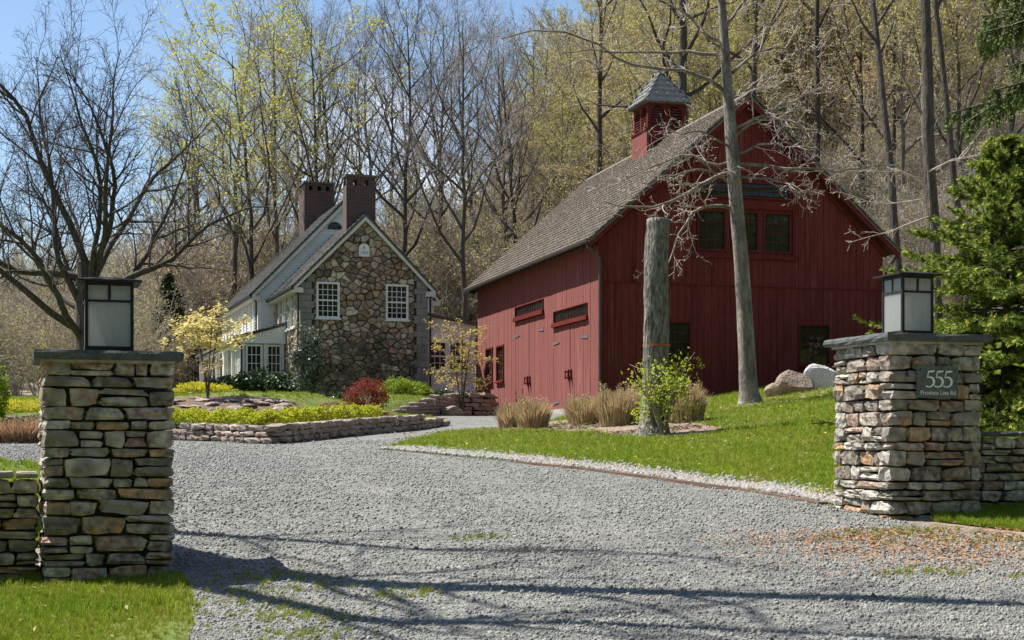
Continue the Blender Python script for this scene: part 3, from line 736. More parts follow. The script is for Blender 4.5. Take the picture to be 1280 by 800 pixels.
def conifer(seed, h, rbase, whorls, per, droop, r0, z0=.03, tip_up=.25, twig_len=.34, needle=.075, n_need=26, power=.9, hang=0.0, tips=True, tsp=.095, nw=.13):
    """trunk, boughs and needles of a spruce; boughs carry flat side twigs, twigs carry needle blades"""
    r = np.random.default_rng(seed)
    tp, tr = trunk_line(h, r, 14, (0, 0), .004, r0, .06, 1.3)
    n = whorls * per; t = z0 + (1 - z0) * (np.repeat(np.arange(whorls), per) + r.random(n) * .8) / whorls
    t = np.clip(t, 0, .985); ang = r.random(n) * 6.28; L = rbase * (1 - t) ** power * r.uniform(.75, 1.12, n) + .12
    K = 7; P = np.zeros((n, K, 3)); P[:, 0, 2] = t * h
    el = np.radians(np.interp(t, [0, .5, 1], [-8, 12, 50]) + r.normal(0, 7, n)) - droop * .3
    d = np.c_[np.cos(ang) * np.cos(el), np.sin(ang) * np.cos(el), np.sin(el)]
    for k in range(1, K):
        f = k / (K - 1)
        d[:, 2] += (-droop * .16 if f < .55 else tip_up * .22); d += r.normal(0, .05, d.shape); d = unit(d)
        P[:, k] = P[:, k - 1] + d * (L / (K - 1))[:, None]
    Rb = np.maximum(.035 * r0 / .1 * (L / rbase)[:, None] * (1 - .8 * np.linspace(0, 1, K)[None, :]), .004)
    # side twigs: left and right of each bough, lying flat
    m = np.maximum(6, (L / tsp).astype(int)); bi = np.repeat(np.arange(n), m)
    tt = .12 + .88 * r.random(len(bi)); base, tan = along(P[bi], tt[:, None]); base, tan = base[:, 0], tan[:, 0]
    sgn = r.choice([-1, 1], len(bi)); side = unit(np.cross(tan, np.array([0, 0, 1.0]))) * sgn[:, None]
    dd = unit(tan * .85 + side * r.uniform(.45, .95, (len(bi), 1)) + r.normal(0, .12, base.shape) + np.array([0, 0, .16 - hang * 1.3]))
    ln = twig_len * r.uniform(.45, 1.1, len(bi)) * (1.1 - .55 * tt) * np.clip(L[bi] / rbase * 1.3, .45, 1.1)
    K2 = 4; Q = np.zeros((len(bi), K2, 3)); Q[:, 0] = base
    for k in range(1, K2):
        dd = unit(dd + np.array([0, 0, -hang * .9]) + r.normal(0, .06, dd.shape)); Q[:, k] = Q[:, k - 1] + dd * (ln / (K2 - 1))[:, None]
    # needles as slim blades all round the twigs and the bough ends
    def needles(P, cnt, size, t0=.0):
        t = t0 + (1 - t0) * r.random((len(P), cnt)); b, tn = along(P, t); b = b.reshape(-1, 3); tn = tn.reshape(-1, 3)
        nn = unit(np.cross(tn, unit(r.normal(0, 1, tn.shape)))); dv = unit(tn * .75 + nn * .8)
        s = size * r.uniform(.7, 1.25, (len(b), 1)); w = np.cross(dv, tn); w = unit(w) * size * nw
        v = np.stack([b - w, b + w, b + dv * s + w * .3, b + dv * s - w * .3], 1).reshape(-1, 3)
        return v, np.arange(len(b) * 4).reshape(-1, 4)
    nd1 = needles(Q, n_need, needle); nd2 = needles(P, n_need * 2, needle, .4)
    tipn = needles(Q[:, -2:], 9, needle * .85, .45)
    v, f, mm = join_arrays([(*tubes(tp, tr, 8), 0)])
    trunk = make_mesh('trunk', v, f, MT['bark'], True)
    v, f, mm = join_arrays([(*tubes(P, Rb, 4), 0), (*tubes(Q, np.full((len(Q), K2), .004), 3), 0)])
    bough = make_mesh('boughs', v, f, MT['bark'])
    return trunk, bough, [nd1, nd2], tipn

# ---------------------------------------------------------------- fieldstone masonry
def stone_meshes(n, mat, seed, name='stone', rough=.135, rnd=.66):
    out = []
    for s in range(n):
        r = np.random.default_rng(seed + s); g = 4
        vs = {}; V = []; F = []
        def vid(i, j, k):
            if (i, j, k) not in vs:
                vs[(i, j, k)] = len(V); V.append((i / (g - 1) - .5, j / (g - 1) - .5, k / (g - 1) - .5))
            return vs[(i, j, k)]
        for a in range(g - 1):
            for b in range(g - 1):
                for e in (0, g - 1):
                    q = [[(e, a, b), (e, a + 1, b), (e, a + 1, b + 1), (e, a, b + 1)], [(a, e, b), (a, e, b + 1), (a + 1, e, b + 1), (a + 1, e, b)], [(a, b, e), (a + 1, b, e), (a + 1, b + 1, e), (a, b + 1, e)]]
                    for c in q:
                        c = c if e else c[::-1]; F.append([vid(*p) for p in c])
        V = np.array(V) * 2
        p = 5.5; nrm = (np.abs(V) ** p).sum(1, keepdims=True) ** (1 / p)
        V = V / (nrm * rnd + (1 - rnd))
        V *= 1 + r.normal(0, rough, V.shape) * .55
        sk = r.uniform(-.16, .16, 4)           # wedge and trapezoid shapes, like split fieldstone
        V[:, 2] *= 1 + sk[0] * V[:, 0]; V[:, 0] *= 1 + sk[1] * V[:, 2]; V[:, 2] += sk[2] * .35 * V[:, 0]
        out.append(make_mesh(name, V * .5, F, mat, False))
    return out

STONES = stone_meshes(12, MT['stone'], 100)
RUBS = stone_meshes(8, MT['rubble'], 300, rough=.14, rnd=.55)

def masonry(t, x0, x1, y0, y1, z0, z1, faces, seed, meshes=STONES, ch=(.055, .135), ln=(.10, .31), depth=.17, split=.28, joint=.009, maxn=298, ramp=None, name='stone'):
    """coursed fieldstone on the named faces (f front, b back, l left, r right) of a block; one object per stone"""
    r = np.random.default_rng(seed); z = z0; cnt = 0; course = 0
    over = []
    while z < z1 - .03:
        h = r.uniform(*ch)
        if z1 - (z + h) < ch[0]: h = z1 - z
        for f in faces:
            fb = f in 'fb'; a, b = (x0, x1) if fb else (y0, y1)
            has = {'f': ('l', 'r'), 'b': ('l', 'r'), 'l': ('f', 'b'), 'r': ('f', 'b')}[f]
            own = (course % 2 == 0) == fb                       # corners change hands every course
            if not own:
                if has[0] in faces: a += depth
                if has[1] in faces: b -= depth
            u = a
            while u < b - .01:
                w = r.uniform(*ln) * (1.15 if h < .08 else 1)
                if b - (u + w) < ln[0] * .8: w = b - u
                zs = [(z, h)]
                if h > .085 and r.random() < split: q = h * r.uniform(.38, .62); zs = [(z, q), (z + q, h - q)]
                for (zz, hh) in zs:
                    if ramp is not None and zz + hh > ramp(u + w / 2, f): continue
                    dj = r.uniform(-.014, .016); sx, sz = w - joint * r.uniform(.6, 1.5), hh - joint * r.uniform(.5, 1.4)
                    c = u + w / 2; dd = depth
                    loc = {'f': (c, y0 + dd / 2 - dj, zz + hh / 2), 'b': (c, y1 - dd / 2 + dj, zz + hh / 2), 'l': (x0 + dd / 2 - dj, c, zz + hh / 2), 'r': (x1 - dd / 2 + dj, c, zz + hh / 2)}[f]
                    rz = {'f': 0, 'b': math.pi, 'l': -math.pi / 2, 'r': math.pi / 2}[f]
                    rot = (r.normal(0, .03), r.normal(0, .03), rz + r.normal(0, .035))
                    if cnt < maxn: obj(name, meshes[r.integers(len(meshes))], t, loc, rot, (sx, dd, sz)); cnt += 1
                    else: over.append((meshes[r.integers(len(meshes))], loc, rot, (sx, dd, sz)))
                u += w
        z += h; course += 1
    if over: merge(over, name, t)
    return cnt

def merge(items, name, t, mats=None):
    from mathutils import Matrix
    V, Fq, Mi, n = [], [], [], 0
    for me, loc, rot, scl in items:
        a = np.empty(len(me.vertices) * 3, np.float32); me.vertices.foreach_get('co', a); a = a.reshape(-1, 3)
        mm = np.array(Matrix.LocRotScale(Vector(loc), Euler(rot), Vector(scl)))
        V.append(a @ mm[:3, :3].T + mm[:3, 3]); 
        q = np.empty(len(me.loops), np.int32); me.loops.foreach_get('vertex_index', q)
        Fq.append(q.reshape(-1, len(q) // len(me.polygons)) + n); n += len(a)
    o = obj(name, make_mesh(name, np.concatenate(V), np.concatenate(Fq), mats or items[0][0].materials[0]), t)
    return tag(o, kind='stuff')

def slab_mesh(name, x0, x1, y0, y1, z0, z1, mat, seed, step=.09, chip=.012):
    """a flagstone with riven, chipped edges"""
    r = np.random.default_rng(seed); ring = []
    for (a, b, c, d) in ((x0, y0, x1, y0), (x1, y0, x1, y1), (x1, y1, x0, y1), (x0, y1, x0, y0)):
        n = max(2, int(math.hypot(c - a, d - b) / step))
        ring += [(a + (c - a) * k / n, b + (d - b) * k / n) for k in range(n)]
    n = len(ring); cx, cy = (x0 + x1) / 2, (y0 + y1) / 2
    rows = []
    for (z, inset) in ((z0, chip * .8), (z0 + (z1 - z0) * .35, 0), (z1 - (z1 - z0) * .3, .002), (z1, chip)):
        row = []
        for (px, py) in ring:
            k = inset + abs(r.normal(0, chip * .45))
            L = math.hypot(px - cx, py - cy); row.append((px - (px - cx) / L * k, py - (py - cy) / L * k, z + r.normal(0, .0016)))
        rows.append(row)
    V = [p for row in rows for p in row]; F = []
    for k in range(3):
        for i in range(n): j = (i + 1) % n; F.append([k * n + i, k * n + j, (k + 1) * n + j, (k + 1) * n + i])
    F.append(list(range(3 * n, 4 * n))); F.append(list(range(n))[::-1])
    return make_mesh(name, V, F, mat)

A_P = math.radians(18.5)

def gate_pillar(P, W, zb, ztop, label, seed):
    t = thing('stone_pillar', label, 'gate pillar', (P[0], P[1], zb), A_P, 'stone gate pillars')
    H = ztop - zb; cap = .062
    core = MB().box(.06, W - .06, .06, W - .06, -.15, H - cap - .001).build('core', MT['mortar'], t)
    masonry(t, 0, W, 0, W, -.06, H - cap - .012, 'flrb', seed)
    obj('mortar_bed', make_mesh('mortar_bed', *_boxvf(-.005, W + .005, -.005, W + .005, H - cap - .02, H - cap + .002), MT['foundation']), t)
    obj('cap_slab', slab_mesh('cap_slab', -.058, W + .062, -.058, W + .06, H - cap, H, MT['bluestone'], seed), t)
    return t

def _boxvf(x0, x1, y0, y1, z0, z1):
    m = MB().box(x0, x1, y0, y1, z0, z1); return m.v, m.f

def local_to_world(P, zb, a, x, y, z=0):
    return Vector((P[0] + math.cos(a) * x - math.sin(a) * y, P[1] + math.sin(a) * x + math.cos(a) * y, zb + z))

PL, WL, ZBL, ZTL = (-3.11, 9.8), .856, -.95, .625
PR, WR, ZBR, ZTR = (2.986, 11.7), .866, -.62, .880
gate_pillar(PL, WL, ZBL, ZTL, 'stone gate pillar beside the grass verge, with no sign on it', 11)
gate_pillar(PR, WR, ZBR, ZTR, 'stone gate pillar carrying the slate house number sign', 47)

def lantern(P, W, zt, a, wd, ht, label, off=(0, 0)):
    c = local_to_world(P, zt, a, W / 2 + off[0], W / 2 + off[1])
    t = thing('pillar_lantern', label, 'lantern', c, a, 'pillar lanterns')
    h = wd / 2; M = MT['bronze']; pw = .022; zr = ht - .035
    MB().box(-h - .022, h + .022, -h - .022, h + .022, 0, .022).build('base', M, t)
    for sx in (-1, 1):
        for sy in (-1, 1):
            MB().box(sx * h - (pw if sx > 0 else 0), sx * h + (pw if sx < 0 else 0), sy * h - (pw if sy > 0 else 0), sy * h + (pw if sy < 0 else 0), .022, zr).build('corner_post', M, t)
    zm = .022 + (zr - .022) * .70
    for k in range(4):
        f = MB(); e = h - pw
        MB().box(-e, e, -h + .001, -h + .018, .022, .050).build('bottom_rail', M, t, rot=(0, 0, k * math.pi / 2)); f.box(-e, e, -h + .001, -h + .018, zr - .026, zr)
        f.box(-e, e, -h + .001, -h + .016, zm, zm + .017); f.box(-.009, .009, -h + .002, -h + .016, zm + .017, zr - .026)
        f.build('frame', M, t, rot=(0, 0, k * math.pi / 2))
        g = MB(); gy = -h + .009
        for (a0, a1, b0, b1) in ((-e, e, .05, zm), (-e, -.009, zm + .017, zr - .026), (.009, e, zm + .017, zr - .026)):
            MB().box(a0, a1, gy - .002, gy + .002, b0, b1).build('glass_pane', MT['lantern_glass'], t, rot=(0, 0, k * math.pi / 2))
    o = h + .055
    r = MB(); zz = zr
    ring = [(-o, -o), (o, -o), (o, o), (-o, o)]
    r.add([(x, y, zz) for x, y in ring] + [(x, y, zz + .012) for x, y in ring] + [(x * .18, y * .18, zz + .045) for x, y in ring],
          [[3, 2, 1, 0], [8, 9, 10, 11]] + [[i, (i + 1) % 4, 4 + (i + 1) % 4, 4 + i] for i in range(4)] + [[4 + i, 4 + (i + 1) % 4, 8 + (i + 1) % 4, 8 + i] for i in range(4)])
    r.build('roof', M, t)
    s = MB().tube([(0, 0, .022), (0, 0, .04)], .03, 10).tube([(0, 0, .04), (0, 0, .09)], .010, 8).tube([(0, 0, .09), (0, 0, .135)], .019, 10).build('socket', MT['zinc'], t)
    b = []; 
    for (z, q) in ((.135, .013), (.155, .022), (.18, .032), (.205, .034), (.228, .026), (.243, .010)): b.append((z, q))
    P_ = [(0, 0, z) for z, q in b]
    MB().tube(P_, [q for z, q in b], 12).build('bulb', MT['letter'], s, True)
    return t

lantern(PL, WL, ZTL, A_P, .326, .53, 'black lantern on the pillar beside the grass verge', (.018, .02))
lantern(PR, WR, ZTR, A_P, .300, .54, 'black lantern on the pillar above the slate number sign', (.03, .02))

# house number sign
sg = local_to_world(PR, 0, A_P, .418, -.030, .495)
t = thing('address_sign', 'grey green slate plaque with white house number on stone pillar', 'sign', sg, A_P)
obj('plate', slab_mesh('plate', -.192, .192, -.131, .131, -.010, .010, MT['sign'], 5, .06, .003), t, rot=(math.pi / 2, 0, 0))
def five(x, z, s, parent):
    m = MB()
    def ribbon(pts):
        p = np.array(pts, float); d = np.zeros((len(p), 2)); d[1:-1] = p[2:, :2] - p[:-2, :2]; d[0] = p[1, :2] - p[0, :2]; d[-1] = p[-1, :2] - p[-2, :2]
        d /= np.linalg.norm(d, axis=1, keepdims=True); nn = np.c_[-d[:, 1], d[:, 0]] * p[:, 2:3] / 2
        A, B = p[:, :2] + nn, p[:, :2] - nn
        for i in range(len(p) - 1):
            m.prism([(x + s * A[i, 0], z + s * A[i, 1]), (x + s * A[i + 1, 0], z + s * A[i + 1, 1]), (x + s * B[i + 1, 0], z + s * B[i + 1, 1]), (x + s * B[i, 0], z + s * B[i, 1])], 'y', -.0145, -.010)
    ribbon([(.20, .95, .07), (.34, .945, .11), (.50, .95, .115), (.64, .985, .05)])
    ribbon([(.225, .93, .06), (.18, .76, .06), (.13, .57, .05)])
    ribbon([(.13, .57, .05), (.28, .61, .08), (.44, .58, .12), (.56, .47, .15), (.60, .33, .15), (.56, .18, .13), (.45, .07, .10), (.30, .02, .08), (.14, .025, .08), (.03, .08, .10)])
    return m.build('number', MT['letter'], parent)
for k in range(3): five(-.118 + k * .082, -.043, .132, t)
def text(s, size, loc, parent, mat, name='lettering', extr=.0015, xs=1.0):
    c = bpy.data.curves.new(name, 'FONT'); c.body = s; c.size = size; c.align_x = 'CENTER'; c.extrude = extr
    c.materials.append(mat)
    tmp = bpy.data.objects.new(name, c); COL.objects.link(tmp); dg = bpy.context.evaluated_depsgraph_get(); dg.update()
    me = bpy.data.meshes.new_from_object(tmp.evaluated_get(dg)); bpy.data.objects.remove(tmp)
    me.materials.clear(); me.materials.append(mat)
    return obj(name, me, parent, loc, (math.pi / 2, 0, 0), (xs, 1, 1))
text('Province Line Rd', .052, (0, -.0125, -.104), t, MT['letter'], xs=.92)
for sx in (-.165, .155): MB().tube([(sx, -.014, .095), (sx, -.008, .095)], .006, 8).build('screw', MT['iron'], t)

# low dry-stone walls running off both pillars
def low_wall(P, zb, x0, x1, y0, y1, h, label, seed, capz=0.0):
    t = thing('low_stone_wall', label, 'stone wall', (P[0], P[1], zb), A_P)
    MB().box(x0 + .02, x1 - .02, y0 + .07, y1 - .02, -.2, h - .03).build('core', MT['mortar'], t)
    masonry(t, x0, x1, y0, y1, -.08, h, 'f', seed, ch=(.05, .10), ln=(.10, .30))
    u = x0; r = np.random.default_rng(seed)
    while u < x1 - .05:
        w = min(r.uniform(.35, .7), x1 - u); obj('capstone', slab_mesh('capstone', u + .004, u + w - .004, y0 - .015, y1 + .01, h + .004, h + .045, MT['bluestone'] if capz else MT['stone'], seed + int(u * 100) % 97, .1, .01), t); u += w
    return t
low_wall(PL, ZBL, -3.6, -.02, .22, .72, .715, 'low dry stone wall running off from the pillar beside the grass verge', 21)
low_wall(PR, ZBR + .06, WR + .02, 5.2, .34, .80, .62, 'low dry stone wall under the spruce, beside the sign pillar', 23, 1)

# ---------------------------------------------------------------- building kit
def window(parent, loc, rz, w, h, cols, rows, mat, fw=.07, depth=.07, sill=True, glass=MT['glass'], mt=.022, sashes=1, sillmat=None, proud=.03, bar=None, name='window'):
    """window centred at loc (bottom middle), facing local -y"""
    f = MB(); a = w / 2
    f.box(-a - fw, -a, -proud, depth, -fw, h + fw); f.box(a, a + fw, -proud, depth, -fw, h + fw)
    f.box(-a, a, -proud, depth, h, h + fw); f.box(-a, a, -proud, depth, -fw, 0)
    o = f.build(name, mat, parent, False, loc, (0, 0, rz))
    MB().box(-a, a, depth - .028, depth - .012, 0, h).build('glass_pane', glass, o)
    m = MB(); e = depth - .040
    for i in range(1, cols): x = -a + w * i / cols; m.box(x - mt / 2, x + mt / 2, e, e + .011, 0, h)
    for k in range(1, rows):
        z = h * k / rows; q = mt / 2 if not (sashes == 2 and k * 2 == rows) else mt * 1.3
        m.box(-a, a, e - (.012 if q > mt else .001), e + .010, z - q, z + q)
    if cols * rows > 1: m.build('muntin', bar or mat, o)
    if sill: MB().box(-a - fw - .05, a + fw + .05, -proud - .055, depth, -fw - .055, -fw - .002).build('sill', sillmat or mat, o)
    return o

def shingles(name, p0, along_v, up_v, length, run, expo, wid, mat, parent, seed, thick=.022, kind='stuff', taper0=None):
    """courses of separate wedge shingles on a slope; p0 eave start, along_v/up_v unit vectors"""
    r = np.random.default_rng(seed); A = np.array(along_v, float); U = np.array(up_v, float); N = np.cross(A, U); N = N / np.linalg.norm(N)
    if N[2] < 0: N = -N
    V = []; rows = int(math.ceil(run / expo))
    for k in range(rows):
        u = r.uniform(-wid, 0); s0 = k * expo
        a0, a1 = (0, length) if taper0 is None else taper0(s0)
        u += a0
        while u < a1:
            w = wid * r.uniform(.6, 1.5); x0, x1 = max(u, a0), min(u + w - .006, a1)
            if x1 - x0 > .01:
                lo = s0 - r.uniform(0, .022); hi = min(s0 + expo * 1.25, run + .02); lift = r.uniform(0, .010)
                b = thick + lift
                for (x, s, z) in ((x0, lo, 0), (x1, lo, 0), (x1, hi, -.004), (x0, hi, -.004), (x0, lo, b), (x1, lo, b + r.uniform(-.004, .004)), (x1, hi, .004), (x0, hi, .004)):
                    V.append(np.array(p0) + A * x + U * s + N * z)
            u += w
    V = np.array(V); n = len(V) // 8; b = (np.arange(n) * 8)[:, None, None]
    q = np.array([[4, 5, 6, 7], [0, 1, 5, 4], [1, 2, 6, 5], [3, 0, 4, 7]])[None]
    F = (b + q).reshape(-1, 4)
    o = obj(name, make_mesh(name, V, F, mat), parent)
    return tag(o, kind=kind)

def board_wall(parent, L, zb, ztop, rot, loc, openings, mat, seed, width=.235, thick=.028, name='plank', breaks=(), inset=0.0, flip=1):
    """vertical boards on a wall; local u runs along the wall, boards face local -y"""
    r = np.random.default_rng(seed)
    must = sorted(set([0.0, L] + [v for o in openings for v in o[:2]]))
    us = []
    for a, b in zip(must[:-1], must[1:]):
        n = max(1, round((b - a) / width)); us += [a + (b - a) * k / n for k in range(n)]
    us.append(L)
    for u0, u1 in zip(us[:-1], us[1:]):
        um = (u0 + u1) / 2
        iv = [(zb, None)]
        cuts = sorted([(o[2], o[3]) for o in openings if o[0] - 1e-6 < um < o[1] + 1e-6])
        segs = []; z = zb
        for c in list(cuts): segs.append((z, c[0])); z = c[1]
        segs.append((z, None))
        for z0, z1 in segs:
            for (q0, q1) in _split(z0, z1, breaks):
                t0, t1 = (q1, q1) if q1 is not None else (ztop(u0), ztop(u1))
                if min(t0, t1) - q0 < .03: continue
                g = .0065; j = r.uniform(0, .009)
                m = MB(); y0, y1 = -thick - j, 0
                v = [(u0 + g, y0, q0), (u1 - g, y0, q0), (u1 - g, y1, q0), (u0 + g, y1, q0), (u0 + g, y0, t0), (u1 - g, y0, t1), (u1 - g, y1, t1), (u0 + g, y1, t0)]
                m.add(v, [[0, 3, 2, 1], [4, 5, 6, 7], [0, 1, 5, 4], [1, 2, 6, 5], [2, 3, 7, 6], [3, 0, 4, 7]])
                m.build(name, mat, parent, False, loc, rot)

def _split(z0, z1, breaks):
    out = []; z = z0
    for b in breaks:
        if z < b - .02 and (z1 is None or z1 > b + .02): out.append((z, b - .012)); z = b + .012
    out.append((z, z1)); return out

# ---------------------------------------------------------------- the red barn
A_B = math.atan(520 / F_PX); PB = (2.616, 44.0); ZB = .94
BW, BL, EH, RH = 9.4, 14.66, 5.42, 9.62
barn = thing('barn', 'large red wooden barn with a shingled roof and a cupola', 'barn', (PB[0], PB[1], ZB), A_B)
OH = .40; pitch = (RH - EH) / (BW / 2)
def btop(u): return EH - .06 + pitch * min(u, BW - u)
MB().prism([(.03, -.6), (BW - .03, -.6), (BW - .03, EH - .1), (BW / 2, RH - .12), (.03, EH - .1)], 'y', .03, BL - .03).build('wall', MT['core'], barn)
gop = [(1.85, 2.92, 1.50, 2.77), (6.48, 7.55, 1.50, 2.77), (3.10, 4.04, 4.93, 6.18), (4.19, 5.13, 4.93, 6.18), (5.28, 6.22, 4.93, 6.18), (3.10, 6.22, 6.56, 7.08)]
board_wall(barn, BW, -.5, btop, (0, 0, 0), (0, 0.03, 0), gop, MT['red'], 1, breaks=(3.88,))
lop = [(BL - 13.3, BL - 12.3, 1.37, 2.72), (BL - 11.75, BL - 10.72, 1.37, 2.72), (BL - 9.25, BL - 5.71, .12, 3.93), (BL - 4.63, BL - 1.11, .0, 3.38)]
# left wall: u runs from the far end to the near corner
RL = (0, 0, -math.pi / 2)
board_wall(barn, BL, .20, lambda u: EH - .05, RL, (.03, BL, 0), lop, MT['red'], 2)
board_wall(barn, BL, -.3, lambda u: EH - .05, (0, 0, math.pi / 2), (BW - .03, 0, 0), [], MT['red'], 3, width=.6)
board_wall(barn, BW, -.3, btop, (0, 0, math.pi), (BW, BL - .03, 0), [], MT['red'], 4, width=.6)
MB().box(-.012, .5, -.012, BL, -.9, .19).build('foundation', MT['foundation'], barn)
MB().box(-.045, .10, -.045, .02, .0, EH - .02).build('corner_board', MT['red_trim'], barn)
MB().box(0, BW, -.035, -.004, 3.868, 3.892).build('belt_rail', MT['red_trim'], barn)
for (u0, u1, z0, z1), (c, rw) in zip(gop, [(4, 4), (4, 4), (3, 4), (3, 4), (3, 4), (12, 2)]):
    w, h = u1 - u0 - .10, z1 - z0 - .10
    window(barn, ((u0 + u1) / 2, 0.0, z0 + .05), 0, w, h, c, rw, MT['red_trim'], fw=.048, depth=.05, sill=z0 < 3, proud=.045)
m = MB(); m.box(2.94, 3.045, -.062, -.01, 4.72, 7.2); m.box(6.275, 6.38, -.062, -.01, 4.72, 7.2); m.box(2.90, 6.42, -.075, -.01, 4.72, 4.86)
m.box(3.045, 6.275, -.070, -.01, 6.25, 6.50); m.box(2.90, 6.42, -.075, -.01, 7.2, 7.28)
m.build('window_surround', MT['red_trim'], barn)
for (u0, u1, z0, z1) in lop[:2]:
    window(barn, (0.0, BL - (u0 + u1) / 2, z0 + .06), -math.pi / 2, u1 - u0 - .12, z1 - z0 - .12, 2, 4, MT['red_trim'], fw=.055, depth=.055, proud=.045, bar=MT['red_trim'])
for i, (y0, y1, zb, zt, wz0, wz1, hz) in enumerate([(5.71, 9.25, .12, 3.40, 3.56, 3.93, 2.90), (1.11, 4.63, .0, 2.84, 2.98, 3.38, 2.34)]):
    ym = (y0 + y1) / 2
    window(barn, (0.0, ym, wz0 + .03), -math.pi / 2, y1 - y0 - .10, wz1 - wz0 - .05, 12, 1, MT['red_trim'], fw=.022, depth=.05, proud=.03, mt=.022)
    for s in (0, 1):                                           # two leaves, each of its own boards
        leaf = bpy.data.objects.new('door', None); COL.objects.link(leaf); leaf.parent = barn
        leaf.location = (0, y1 if s == 0 else ym, zb); leaf.rotation_euler = RL
        Lf = (y1 - y0) / 2
        board_wall(leaf, Lf - .05, .03, lambda u: zt - zb, (0, 0, 0), (.025, .035, 0), [], MT['red'], 20 + i * 2 + s, width=.22, thick=.03)
        for hh in (hz - zb, .40 if i else .28):
            hx = 0.02 if s == 0 else Lf - .02; d = 1 if s == 0 else -1
            MB().prism([(hx, hh - .05), (hx + d * .12, hh - .05), (hx + d * .62, hh - .012), (hx + d * .62, hh + .012), (hx + d * .12, hh + .05), (hx, hh + .05)][::d], 'y', -.016, -.003).build('hinge', MT['zinc'], leaf)
        g = MB(); hx = Lf - .14 if s == 0 else .14; hz2 = 1.25 - zb
        g.box(hx - .05, hx + .05, -.03, -.004, hz2 - .17, hz2 + .17); g.box(hx - .03, hx + .03, -.11, -.03, hz2 - .12, hz2 - .07); g.box(hx - .03, hx + .03, -.11, -.03, hz2 + .07, hz2 + .12); g.box(hx - .028, hx + .028, -.14, -.11, hz2 - .13, hz2 + .13)
        g.build('handle', MT['red_trim'], leaf)
    MB().box(-.09, .02, y0 - .05, y1 + .05, zt + .02, wz0 - .045).build('lintel', MT['red_trim'], barn)
# roof
sl = np.array([BW / 2 + OH, RH + .10 - (EH - pitch * OH + .06)]); run = float(np.linalg.norm(sl)); up = sl / run
rf = MB()
e0 = EH - pitch * OH + .04; f0, f1 = -.34, BL + .32
rf.prism([(-OH, e0 - .07), (-OH, e0), (BW / 2, RH + .07), (BW + OH, e0), (BW + OH, e0 - .07), (BW / 2, RH - .03)], 'y', f0, f1)
roof = rf.build('roof', MT['roof'], barn)
shingles('shingles', (-OH - .03, f0 - .02, e0 + .002), (0, 1, 0), (up[0], 0, up[1]), BL + .70, run, .255, .19, MT['roof'], roof, 31, .066)
shingles('shingles', (BW + OH + .03, f0 - .02, e0 + .002), (0, 1, 0), (-up[0], 0, up[1]), BL + .70, run, .255, .22, MT['roof'], roof, 32, .05)
MB().prism([(BW / 2 - .17, RH - .02), (BW / 2, RH + .13), (BW / 2 + .17, RH - .02), (BW / 2 + .17, RH + .01), (BW / 2, RH + .165), (BW / 2 - .17, RH + .01)], 'y', f0 - .01, f1).build('ridge_cap', MT['roof'], roof)
for s in (0, 1):                                               # rake boards under the gable overhang
    X = lambda x: x if s == 0 else BW - x
    pl = [(X(-OH - .02), e0 - .26), (X(-OH - .02), e0 - .03), (X(BW / 2), RH + .03), (X(BW / 2), RH - .22)]
    MB().prism(pl if s == 0 else pl[::-1], 'y', f0 + .02, f0 + .07).build('rake_board', MT['red_trim'], barn)
    pl = [(X(-.1), e0 - .05), (X(BW / 2), RH - .26), (X(BW / 2), RH - .42), (X(-.1), e0 - .20)]
    MB().prism(pl if s == 1 else pl[::-1], 'y', -.055, -.002).build('frieze_board', MT['red_trim'], barn)
raf = MB()
for k in range(26): y = .1 + k * (BL - .2) / 25; raf.prism([(-OH + .03, e0 - .17), (-OH + .03, e0 - .075), (.05, EH - .04), (.05, EH - .15)], 'y', y - .035, y + .035)
raf.build('rafter_tails', MT['copper'], barn)
gp = [(-OH - .10, y, e0 - .01 + .0 * y) for y in (f0, BL / 2, f1)]
gut = MB(); gut.prism([(-OH - .15, e0 + .0), (-OH - .135, e0 - .075), (-OH - .07, e0 - .105), (-OH - .015, e0 - .08), (-OH - .012, e0 - .01), (-OH - .03, e0 - .01), (-OH - .035, e0 - .07), (-OH - .07, e0 - .09), (-OH - .125, e0 - .065), (-OH - .138, e0 + .0)], 'y', f0, f1)
gut.build('gutter', MT['copper'], barn)
MB().tube([(-OH - .07, -.18, e0 - .09), (-OH - .05, -.18, e0 - .22), (-.06, -.12, e0 - .52), (-.04, -.115, e0 - .72), (-.04, -.115, .1)], .045, 8).build('downspout', MT['copper'], barn)
MB().tube([(BW + OH + .05, -.15, e0 - .05), (BW + .32, -.15, e0 - .25), (BW + .06, -.10, e0 - .62), (BW + .05, -.10, .4)], .045, 8).build('downspout', MT['copper'], barn)
for (yy) in (.30, BL - .1):
    l_ = MB(); l_.tube([(-.02, yy, EH - .36), (-.15, yy, EH - .36)], .05, 8); l_.tube([(-.15, yy, EH - .36), (-.22, yy - .02, EH - .50)], [.05, .085], 8); l_.tube([(-.15, yy + .12, EH - .36), (-.22, yy + .14, EH - .50)], [.05, .085], 8)
    l_.build('flood_light', MT['iron'], barn)
